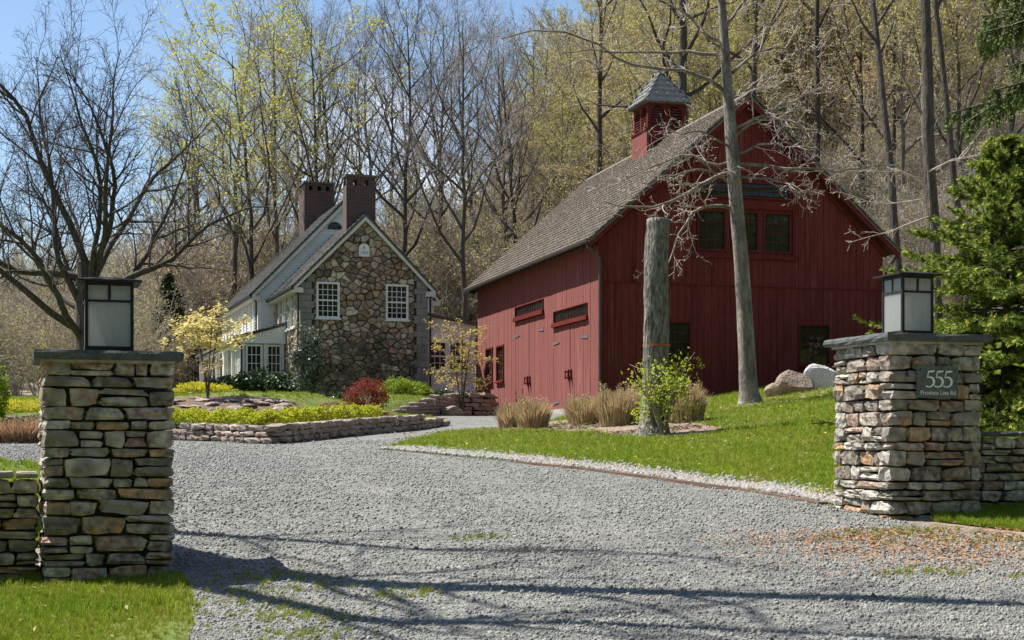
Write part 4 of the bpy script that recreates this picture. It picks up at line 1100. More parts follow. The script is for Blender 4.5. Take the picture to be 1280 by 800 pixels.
# cupola
CX, CY, cw = BW / 2, 7.2, 1.40
cup = bpy.data.objects.new('cupola', None); COL.objects.link(cup); cup.parent = barn; cup.location = (CX, CY, 0)
h = cw / 2; zl, zt2 = 10.02, 10.98
MB().box(-h - .05, h + .05, -h - .05, h + .05, 8.55, zl - .05).build('base', MT['red'], cup)
MB().box(-h - .09, h + .09, -h - .09, h + .09, zl - .05, zl + .0).build('ledge', MT['red_trim'], cup)
MB().box(-h + .14, h - .14, -h + .14, h - .14, zl, zt2).build('core', MT['core'], cup)
for sx in (-1, 1):
    for sy in (-1, 1): MB().box(sx * h - (.13 if sx > 0 else 0), sx * h + (.13 if sx < 0 else 0), sy * h - (.13 if sy > 0 else 0), sy * h + (.13 if sy < 0 else 0), zl, zt2).build('post', MT['red_trim'], cup)
for k in range(4):
    rot = (0, 0, k * math.pi / 2); e = h - .13
    m = MB(); m.box(-.055, .055, -h + .005, -h + .10, zl, zt2 - .12)
    for c in (-1, 1):                                           # spandrel with two arched heads
        a0, a1 = (-e, -.055) if c < 0 else (.055, e); cx = (a0 + a1) / 2; rr = (a1 - a0) / 2; zc = zt2 - .12 - rr - .03
        arc = [(cx - rr * math.cos(q * math.pi / 8), zc + rr * math.sin(q * math.pi / 8)) for q in range(9)]
        for q in range(8): m.prism([arc[q], arc[q + 1], (arc[q + 1][0], zt2 - .12), (arc[q][0], zt2 - .12)], 'y', -h + .005, -h + .10)
    m.box(-e, e, -h + .005, -h + .10, zt2 - .12, zt2); m.build('arch', MT['red_trim'], cup, rot=rot)
    for c in (-1, 1):
        for q in range(8):
            a0, a1 = (-e, -.055) if c < 0 else (.055, e); z = zl + .04 + q * .092
            MB().add([(a0, -h + .02, z), (a1, -h + .02, z), (a1, -h + .13, z + .07), (a0, -h + .13, z + .07), (a0, -h + .02, z + .018), (a1, -h + .02, z + .018), (a1, -h + .13, z + .088), (a0, -h + .13, z + .088)],
                     [[0, 3, 2, 1], [4, 5, 6, 7], [0, 1, 5, 4], [1, 2, 6, 5], [2, 3, 7, 6], [3, 0, 4, 7]]).build('louver', MT['red'], cup, rot=rot)
ro = h + .15; za = 12.16; ze = zt2 - .03
MB().add([(-ro, -ro, ze), (ro, -ro, ze), (ro, ro, ze), (-ro, ro, ze), (0, 0, za - .02), (-ro, -ro, ze - .05), (ro, -ro, ze - .05), (ro, ro, ze - .05), (-ro, ro, ze - .05)],
         [[0, 1, 4], [1, 2, 4], [2, 3, 4], [3, 0, 4], [8, 7, 6, 5], [5, 6, 1, 0], [6, 7, 2, 1], [7, 8, 3, 2], [8, 5, 0, 3]]).build('cupola_roof', MT['roof'], cup)
runc = math.hypot(ro, za - ze); upc = (ro / runc, (za - ze) / runc)
MTR = material('cupola_shingle', [(.16, .155, .145), (.33, .32, .30), (.24, .235, .22), (.42, .41, .39)], scale=6, isl=.45, detail=2, fine=.15, fscale=12, bump=.006)
for k in range(4):
    c, s = math.cos(k * math.pi / 2), math.sin(k * math.pi / 2); R2 = lambda x, y: (c * x - s * y, s * x + c * y)
    p0 = R2(-ro, -ro - .02); al = R2(1, 0); u2 = R2(0, upc[0])
    shingles('shingles', (p0[0], p0[1], ze + .004), (al[0], al[1], 0), (u2[0], u2[1], upc[1]), 2 * ro, runc, .265, .26, MTR, cup, 60 + k, thick=.062, taper0=lambda sv: (ro * min(1, sv / runc), 2 * ro - ro * min(1, sv / runc)))
for k in range(4):
    sx, sy = [(-1, -1), (1, -1), (1, 1), (-1, 1)][k]
    MB().tube([(sx * ro * 1.0, sy * ro * 1.0, ze + .03), (0, 0, za + .03)], .045, 5).build('hip_cap', MTR, cup)
MB().tube([(0, 0, za - .05), (0, 0, za + .06), (0, 0, za + .16)], [.05, .07, .012], 8).build('finial', MT['copper'], cup)

# ---------------------------------------------------------------- the stone and white house
A_H = math.radians(18.5); PH = (-8.165, 57.0); ZH = 1.60
house = thing('house', 'old stone gabled house with a white clapboard wing and brick chimneys', 'house', (PH[0], PH[1], ZH), A_H)
HW, HL, HE, HR = 5.1, 5.95, 4.72, 7.30
hp = (HR - HE) / (HW / 2)
MB().prism([(.10, -.8), (HW - .10, -.8), (HW - .10, HE - .05), (HW / 2, HR - .12), (.10, HE - .05)], 'y', .10, HL + .4).build('wall', MT['house_mortar'], house)

def clip_half(poly, nx, ny, c):
    out = []
    for k in range(len(poly)):
        p, q = poly[k - 1], poly[k]; sp, sq = nx * p[0] + ny * p[1] - c, nx * q[0] + ny * q[1] - c
        if (sp <= 0) != (sq <= 0): t = sp / (sp - sq); out.append((p[0] + t * (q[0] - p[0]), p[1] + t * (q[1] - p[1])))
        if sq <= 0: out.append(q)
    return out

def area(p): return abs(sum(p[k - 1][0] * p[k][1] - p[k][0] * p[k - 1][1] for k in range(len(p)))) / 2

def rubble_cells(region, holes, cell, seed):
    AX = .80; region = [(x * AX, z) for x, z in region]; holes = [(a * AX, b * AX, c, e) for a, b, c, e in holes]      # stones lie a little wider than tall
    r = np.random.default_rng(seed); reg = np.array(region); x0, z0 = reg.min(0); x1, z1 = reg.max(0); S = []
    z = z0
    while z < z1 + cell:
        x = x0 + r.uniform(-cell, 0)
        while x < x1 + cell:
            S.append((x + r.uniform(-.38, .38) * cell, z + r.uniform(-.40, .40) * cell)); x += cell * r.uniform(.55, 1.75)
        z += cell * .86
    S = np.array(S); out = []
    for i, s in enumerate(S):
        p = list(region); d = np.hypot(*(S - s).T)
        for j in np.argsort(d)[1:16]:
            q = S[j]; nx, ny = q - s; p = clip_half(p, nx, ny, (q @ q - s @ s) / 2)
            if len(p) < 3: break
        if len(p) < 3: continue
        for (a, b, c, e) in holes:
            xs = [v[0] for v in p]; zs = [v[1] for v in p]
            if max(xs) > a and min(xs) < b and max(zs) > c and min(zs) < e:
                opts = [clip_half(p, 1, 0, a), clip_half(p, -1, 0, -b), clip_half(p, 0, 1, c), clip_half(p, 0, -1, -e)]
                p = max(opts, key=lambda w: area(w) if len(w) > 2 else 0)
                if len(p) < 3: break
        if len(p) < 3 or area(p) < cell * cell * .06: continue
        out.append([(x / AX, z) for x, z in p])
    return out

def stone_from_cell(p, r, joint=.018, depth=.16):
    """one rubble stone: polygon shrunk, a proud bulging face, local origin at its centre; front to -y"""
    joint = r.uniform(.004, .032); c = np.mean(p, axis=0); q = np.array(p) - c; L = np.linalg.norm(q, axis=1, keepdims=True)
    q = q * np.clip(1 - joint / np.maximum(L, .02), .5, 1); n = len(q)
    pr = r.uniform(.02, .085); V = []
    for (s, y) in ((1, .10), (1, -pr * .25), (.80, -pr)):
        for k in range(n): V.append((q[k, 0] * s + r.normal(0, .006), y + (r.normal(0, .007) if s < 1 else 0), q[k, 1] * s + r.normal(0, .006)))
    V.append((r.normal(0, .02), -pr - r.uniform(0, .015), r.normal(0, .02)))
    ccw = sum(q[k - 1, 0] * q[k, 1] - q[k, 0] * q[k - 1, 1] for k in range(n)) > 0
    F = []
    for a in range(2):
        for k in range(n): j = (k + 1) % n; f = [a * n + k, a * n + j, (a + 1) * n + j, (a + 1) * n + k]; F.append(f if ccw else f[::-1])
    for k in range(n): j = (k + 1) % n; f = [2 * n + k, 2 * n + j, 3 * n]; F.append(f if ccw else f[::-1])
    return c, V, F

wins = [(.715, 1.475, 3.35, 4.60), (3.465, 4.225, 3.35, 4.60)]
plq = (2.30, 2.74, 5.72, 6.24)
holes = [(a - .07, b + .07, c - .10, d + .07) for a, b, c, d in wins] + [plq]
reg = [(.56, -.3), (HW - .56, -.3), (HW - .56, HE + hp * .56 - .1), (HW / 2, HR - .12), (.56, HE + hp * .56 - .1)]
r5 = np.random.default_rng(55)
cells = rubble_cells(reg, holes, .245, 5); cells.sort(key=lambda p: -area(p))
rest_v, rest_f = [], []
for i, p in enumerate(cells):
    c, V, F = stone_from_cell(p, r5)
    if i < 285: obj('stone', make_mesh('stone', V, F, MT['house_stone']), house, (c[0], .05, c[1]))
    else: n0 = len(rest_v); rest_v += [(v[0] + c[0], v[1] + .05, v[2] + c[1]) for v in V]; rest_f += [[k + n0 for k in f] for f in F]
# the sunny side wall of the stone wing, seen edge-on
sidew = [(1.2 + 1.35 * k, 2.06 + 1.35 * k, 3.05, 4.45) for k in range(3)]
for p in rubble_cells([(.35, 0), (HL, 0), (HL, HE - .1), (.35, HE - .1)], [(a - .07, b + .07, c - .1, d + .07) for a, b, c, d in sidew], .30, 8):
    c, V, F = stone_from_cell(p, r5); n0 = len(rest_v)
    rest_v += [(.05 + v[1], HL - 0 - (v[0] + c[0]) if False else (v[0] + c[0]), v[2] + c[1]) for v in V]; rest_f += [[k + n0 for k in f[::-1]] for f in F]
tag(obj('small_stones', make_mesh('small_stones', rest_v, rest_f, MT['house_stone']), house), kind='stuff')
# grey corner blocks
for x0, x1 in ((0, .56), (HW - .56, HW)):
    z = -.3; k = 0
    while z < HE + .35:
        h = r5.uniform(.20, .34); out = x1 - x0 - (.0 if k % 2 else .10)
        a, b = (x0, x0 + out) if x0 == 0 else (x1 - out, x1)
        tp = min(z + h, HE + .42)
        n = 1 if r5.random() < .6 else 2; cut = [a, b] if n == 1 else [a, a + (b - a) * r5.uniform(.4, .6), b]
        for q in range(n):
            uc = (cut[q] + cut[q + 1]) / 2
            if tp < HE + hp * min(uc, HW - uc) - .05:
                j = r5.uniform(0, .012)
                obj('quoin', make_mesh('quoin', *_boxvf(cut[q] + .006, cut[q + 1] - .006, .005 - j, .40, z + .006, tp - .006), MT['quoin']), house)
        z += h; k += 1
for (a, b, c, d) in wins:
    window(house, ((a + b) / 2, .03, c), 0, b - a, d - c, 4, 6, MT['white'], fw=.075, depth=.07, proud=.055, mt=.024, sashes=2)
for (a, b, c, d) in sidew:
    window(house, (.03, (a + b) / 2, c), -math.pi / 2, b - a, d - c, 3, 4, MT['white'], fw=.075, depth=.07, proud=.055, mt=.024, sashes=2)
# date stone
px0, px1, pz0, pz1 = plq; cx = (px0 + px1) / 2; w = (px1 - px0) / 2 - .01
pl = [(-w, 0), (w, 0), (w, pz1 - pz0 - w)] + [(w * math.cos(k * math.pi / 10), pz1 - pz0 - w + w * .95 * math.sin(k * math.pi / 10)) for k in range(1, 10)] + [(-w, pz1 - pz0 - w)]
dst = MB().prism(pl[::-1], 'y', -.05, .08).build('date_stone', MT['white'], house, loc=(cx, .02, pz0))
text('R', .17, (0, -.052, .28), dst, MT['greyletter']); text('1989', .17, (0, -.052, .09), dst, MT['greyletter'])

def gable_roof(name, x0, x1, y0, y1, eave, ridge, oh, parent, seed, mat, trim, front_oh=.22, soffit=.16, back_oh=.2):
    xm = (x0 + x1) / 2; p = (ridge - eave) / (xm - x0); e = eave - p * oh + .03; f0, f1 = y0 - front_oh, y1 + back_oh
    rf = MB().prism([(x0 - oh, e - .05), (x0 - oh, e + .02), (xm, ridge + .05), (x1 + oh, e + .02), (x1 + oh, e - .05), (xm, ridge - .03)], 'y', f0, f1).build(name, mat, parent)
    rise = ridge + .05 - e - .02; run = math.hypot(xm - x0 + oh, rise); u = ((xm - x0 + oh) / run, rise / run)
    shingles('shingles', (x0 - oh - .02, f0 - .01, e + .022), (0, 1, 0), (u[0], 0, u[1]), f1 - f0 + .02, run, .23, .17, mat, rf, seed, .042)
    shingles('shingles', (x1 + oh + .02, f0 - .01, e + .022), (0, 1, 0), (-u[0], 0, u[1]), f1 - f0 + .02, run, .23, .22, mat, rf, seed + 1, .042)
    for s in (0, 1):
        X = lambda x: x if s == 0 else x1 + x0 - x
        q = [(X(x0 - oh - .01), e - soffit - .06), (X(x0 - oh - .01), e - .002), (X(xm), ridge + .03), (X(xm), ridge - soffit - .06)]
        MB().prism(q if s == 0 else q[::-1], 'y', f0 + .015, f0 + .06).build('rake_board', trim, parent)
        a, b = (x0 - oh - .01, x0 + .02) if s == 0 else (x1 - .02, x1 + oh + .01)
        MB().box(a, b, f0 + .062, f1, e - .20, e - .055).build('cornice', trim, parent)
        a, b = (x0 - oh - .015, x0 + .10) if s == 0 else (x1 - .10, x1 + oh + .015)
        MB().box(a, b, f0 + .01, y0 + .02, e - .26, e - .09).build('eave_return', trim, parent)
    return rf

gable_roof('roof', 0, HW, 0, HL + .1, HE, HR, .26, house, 71, MT['house_roof'], MT['cream'], .20, .14, .0)
# white main house behind
MX0, MX1, MY0, MY1, ME, MRg = -.68, 6.94, 5.95, 17.45, 4.98, 8.95
MB().prism([(MX0 + .04, -.8), (MX1 - .04, -.8), (MX1 - .04, ME - .05), ((MX0 + MX1) / 2, MRg - .14), (MX0 + .04, ME - .05)], 'y', MY0 + .04, MY1 - .04).build('wall', MT['white'], house)
mp_ = (MRg - ME) / ((MX1 - MX0) / 2)
sd = MB(); z = .0
while z < MRg - .3:
    ins = max(0, (z + .12 - ME) / mp_); a, b = MX0 + ins, MX1 - ins
    if b - a > .3: sd.prism([(MY0 + .04, z), (MY0 - .012, z), (MY0 + .006, z + .122), (MY0 + .04, z + .122)], 'x', a, b)
    if z < ME - .15: sd.prism([(MX0 + .04, z), (MX0 - .012, z), (MX0 + .006, z + .122), (MX0 + .04, z + .122)], 'y', MY0, MY1)
    z += .125
tag(sd.build('clapboards', MT['white'], house), kind='stuff')
MB().box(MX0 - .03, MX0 + .12, MY0 - .03, MY0 + .10, 0, ME - .1).build('corner_board', MT['white'], house)
MB().box(MX1 - .12, MX1 + .03, MY0 - .03, MY0 + .10, 0, ME - .1).build('corner_board', MT['white'], house)
gable_roof('roof', MX0, MX1, MY0, MY1, ME, MRg, .28, house, 75, MT['house_roof'], MT['cream'])
for k in range(5):
    window(house, (MX0 - .0, MY0 + 1.5 + k * 2.15, 3.2), -math.pi / 2, .80, 1.35, 3, 4, MT['white'], fw=.08, depth=.05, proud=.06, sashes=2)
# half-round window high in the white gable
m = MB(); cxm = (MX0 + MX1) / 2 - .55
m.prism([(cxm + .42 * math.cos(k * math.pi / 10), 7.55 + .42 * math.sin(k * math.pi / 10)) for k in range(11)], 'y', MY0 - .03, MY0 + .0); hw_ = m.build('window', MT['cream'], house)
MB().prism([(cxm + .33 * math.cos(k * math.pi / 10), 7.59 + .33 * math.sin(k * math.pi / 10)) for k in range(11)], 'y', MY0 - .036, MY0 - .031).build('glass_pane', MT['glass'], hw_)

def chimney(x0, x1, y0, y1, zb, zt, nx, ny):
    c = MB().box(x0, x1, y0, y1, zb, zt - .42).build('chimney', MT['brick'], house)
    for (a0, a1, n, ax) in ((x0, x1, nx, 'x'), (y0, y1, ny, 'y')):
        gap = .17; tot = a1 - a0; pier = (tot - n * gap) / (n + 1)
        for k in range(n + 1):
            p0 = a0 + k * (pier + gap)
            if ax == 'x':
                for (q0, q1) in ((y0, y0 + .11), (y1 - .11, y1)): MB().box(p0, p0 + pier, q0, q1, zt - .42, zt - .20).build('pier', MT['brick'], c)
            elif 0 < k < n:
                for (q0, q1) in ((x0, x0 + .11), (x1 - .11, x1)): MB().box(q0, q1, p0, p0 + pier, zt - .42, zt - .20).build('pier', MT['brick'], c)
    MB().box(x0 + .02, x1 - .02, y0 + .02, y1 - .02, zt - .20, zt - .09).build('band', MT['brick'], c)
    MB().box(x0 - .04, x1 + .04, y0 - .04, y1 + .04, zt - .09, zt).build('cap', MT['bluestone'], c)
chimney(1.90, 3.07, .38, 1.05, 5.6, 8.98, 2, 1)
chimney(2.43, 3.85, 12.2, 13.6, 7.4, 10.72, 3, 3)
# gutters and downspouts
for (x, y, z0, z1) in ((-.08, -.06, .1, HE - .42), (HW + .08, -.06, .1, HE - .42), (MX0 - .10, MY0 - .02, 2.9, ME - .45)):
    s = -1 if x < 2 else 1
    MB().tube([(x + s * .22, y - .05, z1 + .20), (x + s * .22, y - .05, z1 + .08), (x, y, z1 - .12), (x, y, z0)], .042, 7).build('downspout', MT['iron'], house)
for (x, y0, y1, z) in ((-.26 - .07, -.2, HL, HE - hp * .26 - .03), (MX0 - .28 - .07, MY0 - .2, MY1 + .2, ME - mp_ * .28 - .03)):
    MB().prism([(x - .06, z + .04), (x - .055, z - .04), (x, z - .07), (x + .05, z - .04), (x + .05, z + .04)], 'y', y0, y1).build('gutter', MT['iron'], house)
# porch: shed roof, white end room with french doors, columns, railing, deck
py0, pxo = 3.21, -1.74
porch = bpy.data.objects.new('porch', None); COL.objects.link(porch); porch.parent = house
MB().prism([(-.02, 3.22), (-.02, 3.34), (pxo - .30, 2.72), (pxo - .30, 2.62)], 'y', py0 - .18, 17.2).build('porch_roof', MT['house_roof'], porch)
MB().prism([(-.02, 2.62), (pxo - .10, 2.62), (pxo - .10, 2.66), (-.02, 3.20)][::-1], 'y', py0 - .10, py0 + .0).build('pediment', MT['white'], porch)
MB().box(pxo - .12, -.02, py0 - .12, py0 + .02, 2.46, 2.62).build('beam', MT['white'], porch)
MB().box(pxo - .12, pxo + .06, py0 + .02, 17.1, 2.46, 2.62).build('beam', MT['white'], porch)
MB().box(pxo + .04, -.03, py0 + .04, 5.6, .3, 2.46).build('wall', MT['cream'], porch)
MB().box(pxo - .15, -.04, py0 - .1, 17.2, -.5, .32).build('deck', MT['white'], porch)
for x in (pxo - .02, -.80, -.17): MB().box(x - .07, x + .09, py0 - .05, py0 + .03, .32, 2.46).build('post', MT['white'], porch)
for xc in (-1.28, -.47):
    window(porch, (xc, py0 + .0, .62), 0, .52, 1.72, 3, 5, MT['white'], fw=.07, depth=.03, proud=.05, sill=False)
window(porch, (pxo + .04, 4.5, .62), -math.pi / 2, 1.3, 1.72, 4, 5, MT['white'], fw=.07, depth=.03, proud=.05, sill=False)
for y in (5.7, 8.2, 10.8, 13.5, 17.0): MB().box(pxo - .10, pxo + .08, y - .09, y + .09, .32, 2.46).build('column', MT['white'], porch)
rl = MB(); rl.box(pxo - .04, pxo + .03, 5.8, 13.4, 1.12, 1.18); rl.box(pxo - .03, pxo + .02, 5.8, 13.4, .42, .46); rl.build('rail', MT['white'], porch)
bl = MB()
for k in range(52): y = 5.9 + k * .145; bl.box(pxo - .018, pxo + .006, y - .012, y + .012, .46, 1.12)
bl.build('balusters', MT['iron'], porch)
st = MB()
for k in range(4): st.box(pxo - .15 - .30 * (k + 1), pxo - .15 - .30 * k, 14.2, 16.4, -.5, .25 - .16 * k)
st.build('steps', MT['white'], porch)
for y in (14.15, 16.45):
    MB().tube([(pxo - .1, y, 1.2), (pxo - 1.5, y, .45), (pxo - 1.55, y, .40)], .035, 6).build('handrail', MT['white'], porch)
    MB().box(pxo - 1.62, pxo - 1.48, y - .07, y + .07, -.5, .62).build('newel_post', MT['white'], porch)
MB().tube([(pxo - .22, py0 - .1, 2.60), (pxo - .22, py0 - .1, 2.50), (pxo - .06, py0 - .09, 2.32), (pxo - .06, py0 - .09, .1)], .04, 7).build('downspout', MT['iron'], porch)
MB().tube([(-.34, py0 - .2, 3.18), (pxo - .36, py0 - .2, 2.70)], .03, 6).build('flashing', MT['iron'], porch)
# white annex on the right with a double window
annex = bpy.data.objects.new('annex', None); COL.objects.link(annex); annex.parent = house
MB().box(HW + .03, 7.12, .30, 5.9, .45, 3.15).build('wall', MT['white'], annex)
MB().box(HW + .03, 7.05, .36, 5.9, -.8, .45).build('foundation', MT['quoin'], annex)
MB().prism([(HW + .02, 3.52), (7.35, 3.14), (7.35, 3.22), (HW + .02, 3.62)], 'y', .08, 6.0).build('annex_roof', MT['house_roof'], annex)
MB().prism([(HW + .03, 3.15), (7.12, 3.15), (7.12, 3.17), (HW + .03, 3.50)], 'y', .31, .35).build('gable', MT['white'], annex)
MB().box(HW + .03, 7.16, .25, .30, 3.02, 3.15).build('frieze', MT['white'], annex)
for x in (HW + .06, 7.02): MB().box(x, x + .12, .262, .30, .45, 3.02).build('corner_board', MT['white'], annex)
MB().box(HW + .03, 7.16, .235, .30, .42, .52).build('water_table', MT['white'], annex)
for xc in (5.56, 6.42): window(annex, (xc, .29, 1.36), 0, .66, 1.08, 3, 4, MT['white'], fw=.07, depth=.02, proud=.05, sashes=2)
MB().tube([(7.2, .22, 3.05), (7.2, .22, .2)], .04, 6).build('downspout', MT['iron'], annex)

# ---------------------------------------------------------------- garden walls, ledges, boulders, edging
def path_masonry(t, path, hfun, seed, meshes=RUBS, ch=(.07, .12), ln=(.14, .34), depth=.26, maxn=290, sink=.10):
    """coursed dry wall following a bent line on the ground; hfun(s) is its height at distance s"""
    r = np.random.default_rng(seed); seg = []; S = 0
    for a, b in zip(path[:-1], path[1:]): L = math.hypot(b[0] - a[0], b[1] - a[1]); seg.append((S, L, a, b)); S += L
    def pos(s):
        for (s0, L, a, b) in seg:
            if s <= s0 + L + 1e-6: f = (s - s0) / L; return a[0] + (b[0] - a[0]) * f, a[1] + (b[1] - a[1]) * f, math.atan2(b[1] - a[1], b[0] - a[0])
        a, b = seg[-1][2:]; return b[0], b[1], math.atan2(b[1] - a[1], b[0] - a[0])
    items = []; course = -sink
    hm = max(hfun(q * S / 20) for q in range(21))
    while course < hm:
        h = r.uniform(*ch); s = r.uniform(-.1, 0)
        while s < S:
            w = r.uniform(*ln); c = min(max(s + w / 2, 0), S); x, y, a = pos(c)
            if course + h * .6 < hfun(c): items.append((x, y, course + h / 2, w, h, a))
            s += w
        course += h
    ox, oy, oz = t.location
    zs = G([i[0] for i in items], [i[1] for i in items]); res = []
    for (x, y, z, w, h, a), g in zip(items, _front_z(items, zs)):
        res.append((meshes[r.integers(len(meshes))], (x - ox + r.normal(0, .012), y - oy + r.normal(0, .012), g + z - oz), (r.normal(0, .06), r.normal(0, .06), a + r.normal(0, .06)), (w - .008, depth, h - .006)))
    r.shuffle(res) if False else None
    for q in res[-maxn:]: obj('stone', q[0], t, *q[1:])
    if len(res) > maxn: merge(res[:-maxn], 'small_stones', t)

def _front_z(items, zs):
    """ground height at the lower (drive) side of a retaining wall"""
    xs = np.array([i[0] for i in items]); ys = np.array([i[1] for i in items]); a = np.array([i[5] for i in items])
    f1 = G(xs + np.sin(a) * .45, ys - np.cos(a) * .45); f2 = G(xs - np.sin(a) * .45, ys + np.cos(a) * .45)
    return np.minimum(np.minimum(f1, f2), zs)

t = thing('garden_wall', 'low dry stone wall curving along the gravel drive below the clipped hedge', 'stone wall', (-4.1, 25.8, 0))
path_masonry(t, [(-10.5, 27.95), (-9, 27.85), (-6.2, 27.55), (-5.2, 26.9), (-4.6, 26.05), (-4.15, 25.75), (-3.93, 26.3), (-3.40, 28.4), (-2.43, 31.6), (-1.62, 35.6)],
             lambda s: np.interp(s, [0, 4.2, 5.2, 6.6, 8, 14.5, 18], [.27, .27, .34, .38, .38, .34, .08]), 401, ch=(.085, .14), ln=(.18, .42))
t = thing('garden_wall', 'sloping wall of small grey rubble beside the red barn', 'stone wall', (-2.6, 45, 0))
path_masonry(t, [(-3.45, 41.6), (-2.95, 42.6), (-2.42, 47), (-2.12, 52), (-2.05, 53.6)], lambda s: np.interp(s, [0, .6, 2, 6, 12], [.05, .25, .42, .68, .80]), 402, ch=(.08, .14), ln=(.10, .24), depth=.3, maxn=200)
t = thing('garden_wall', 'short coursed brown stone wall butting against the barn corner', 'stone wall', (-1.6, 55, 0))
path_masonry(t, [(-2.15, 54.2), (-1.45, 54.4), (-.75, 54.75)], lambda s: .80, 403, ch=(.11, .2), ln=(.3, .6), depth=.5)
t = thing('garden_wall', 'grey stone retaining wall below the yellow hedge far left', 'stone wall', (-12, 34.5, 0))
path_masonry(t, [(-15.5, 34.9), (-12, 34.6), (-9.6, 34.5)], lambda s: .42, 404, ch=(.09, .15), ln=(.2, .45))

def rock_mesh(seed, mat, sub=3, rough=.16, flat=1.0, name='boulder'):
    import bmesh
    bm = bmesh.new(); bmesh.ops.create_icosphere(bm, subdivisions=sub, radius=1)
    r = np.random.default_rng(seed); dirs = unit(r.normal(0, 1, (14, 3))); off = r.uniform(.58, .95, 14)
    for v in bm.verts:
        p = np.array(v.co)
        for d, o in zip(dirs, off):
            s = p @ d
            if s > o: p = p - d * (s - o) * .92
        p = p * (1 + r.normal(0, rough * .12)); p[2] *= flat; v.co = p
    me = bpy.data.meshes.new(name); bm.to_mesh(me); bm.free(); me.materials.append(mat); return me

for (px, py, d, w, dp, h, m, s, lab, yaw) in [
        (1022, 490, 36.0, 1.15, .9, .74, 'boulder_white', 1, 'pale whitish boulder beside the brown boulder behind the number pillar', .2),
        (990, 494, 35.6, 1.1, .9, .72, 'boulder', 2, 'brown boulder lying against the pale whitish boulder', .5),
        (966, 496, 36.2, .52, .45, .46, 'boulder', 3, 'smallest brown boulder at the left end of the boulder group', 0),
        (565, 528, 47.0, .85, .6, .42, 'boulder', 4, 'rounded boulder at the foot of the rubble wall by the barn', .3)]:
    x = (px - 640) / F_PX * d; o = obj('boulder', rock_mesh(s, MT[m]), None, (x, d, gz(x, d) + h * .28), (0, 0, yaw), (w / 2, dp / 2, h * .62)); tag(o, lab, 'boulder')
r6 = np.random.default_rng(66)
RK = [rock_mesh(40 + k, MT['rubble'], 2, .3, .8, 'ledge_rock') for k in range(5)]
for k in range(60):                                             # stepped rock ledges in the bed below the porch
    row = k % 4; x = -8.8 + (k // 4) * .40 + r6.normal(0, .1); y = 32.7 + row * .32 + r6.normal(0, .06)
    w = r6.uniform(.3, .62)
    o = obj('ledge_rock', RK[r6.integers(5)], None, (x, y, gz(x, y) + .02), (r6.normal(0, .08), r6.normal(0, .08), r6.normal(0, .25)), (w * .62, w * .36, r6.uniform(.05, .10)))
    tag(o, 'flat dark ledge rock in the stepped bed under the flowering dogwood', 'rock', 'ledge rocks in the bed below the porch')

# timber edging with pale pebbles along the lawn
te = thing('timber_edging', 'weathered timber edging between the gravel drive and the lawn', 'edging', (EDGE[0][0], EDGE[0][1], 0))
def edge_pos(s):
    S = 0
    for a, b in zip(EDGE[:-1], EDGE[1:]):
        L = math.hypot(b[0] - a[0], b[1] - a[1])
        if s <= S + L: f = (s - S) / L; return a[0] + (b[0] - a[0]) * f, a[1] + (b[1] - a[1]) * f
        S += L
    return EDGE[-1]
ELEN = sum(math.hypot(b[0] - a[0], b[1] - a[1]) for a, b in zip(EDGE[:-1], EDGE[1:]))
s = .25
while s < 7.2:
    L = r6.uniform(1.6, 2.3); a, b = edge_pos(s), edge_pos(min(s + L - .02, ELEN)); za, zb_ = gz(*a), gz(*b)
    d = np.array([b[0] - a[0], b[1] - a[1]]); d /= np.linalg.norm(d); n = np.array([d[1], -d[0]]) * -.055
    V = []
    for (p, z) in ((a, za), (b, zb_)):
        for (q, zz) in ((-1, -.06), (1, -.06), (1, .03), (-1, .03)): V.append((p[0] + n[0] * q - n[0] * 0 - te.location.x, p[1] + n[1] * q - te.location.y, z + zz + r6.normal(0, .006)))
    obj('timber', make_mesh('timber', V, [[0, 1, 2, 3], [7, 6, 5, 4], [0, 4, 5, 1], [1, 5, 6, 2], [2, 6, 7, 3], [3, 7, 4, 0]], MT['timber']), te)
    s += L
n = 9000
ss = r6.random(n) * ELEN; e = np.array([edge_pos(q) for q in ss]); off = .05 + np.abs(r6.normal(0, .19, n)) * np.interp(ss, [0, 6, 13], [1.0, 1.1, 1.5])
px_, py_ = e[:, 0] + off * .91, e[:, 1] + off * .41
scatter('edging_pebbles', np.c_[px_, py_, G(px_, py_) + .022], r6.uniform(0, 6.28, (n, 3)), (r6.uniform(.016, .040, n))[:, None] * np.ones((1, 3)),
        [src('edging_pebble', pebble_mesh(900 + k, MT['whitepebble'])) for k in range(3)])

# ---------------------------------------------------------------- gravel
PEB = [src('gravel_pebble', pebble_mesh(700 + k, MT['pebble'])) for k in range(4)]
n = 170000
xy = sample_poly(DRIVE, n, 5.6, 27, 1.75)
ctr = np.interp(xy[:, 1], [5, 9, 16, 22, 27], [.9, .55, -.9, -2.2, -3.0])            # wheel tracks: packed fines, few loose stones
trk = np.minimum(np.abs(xy[:, 0] - ctr - .8), np.abs(xy[:, 0] - ctr + .8)) + .12 * np.sin(xy[:, 1] * 2.1 + xy[:, 0])
patch = .5 + .5 * np.sin(xy[:, 0] * 1.9 + 2.2 * np.sin(xy[:, 1] * .8)) * np.sin(xy[:, 1] * 1.5 + 1.3 * np.sin(xy[:, 0] * .9))
xy = xy[r6.random(n) < np.clip(.42 + .75 * sstep(trk / .6) * (.55 + .6 * patch), 0, 1)]
n = len(xy); xy += r6.normal(0, .01, xy.shape)
sz = np.exp(r6.normal(math.log(.0063), .45, n)) * np.interp(xy[:, 1], [6, 12, 27], [.85, 1.1, 1.7])
sz = np.clip(sz, .003, .019)
scatter('gravel', np.c_[xy, G(xy[:, 0], xy[:, 1]) + .004 + sz * .25], r6.uniform(0, 6.28, (n, 3)), sz[:, None] * np.ones((1, 3)), PEB)

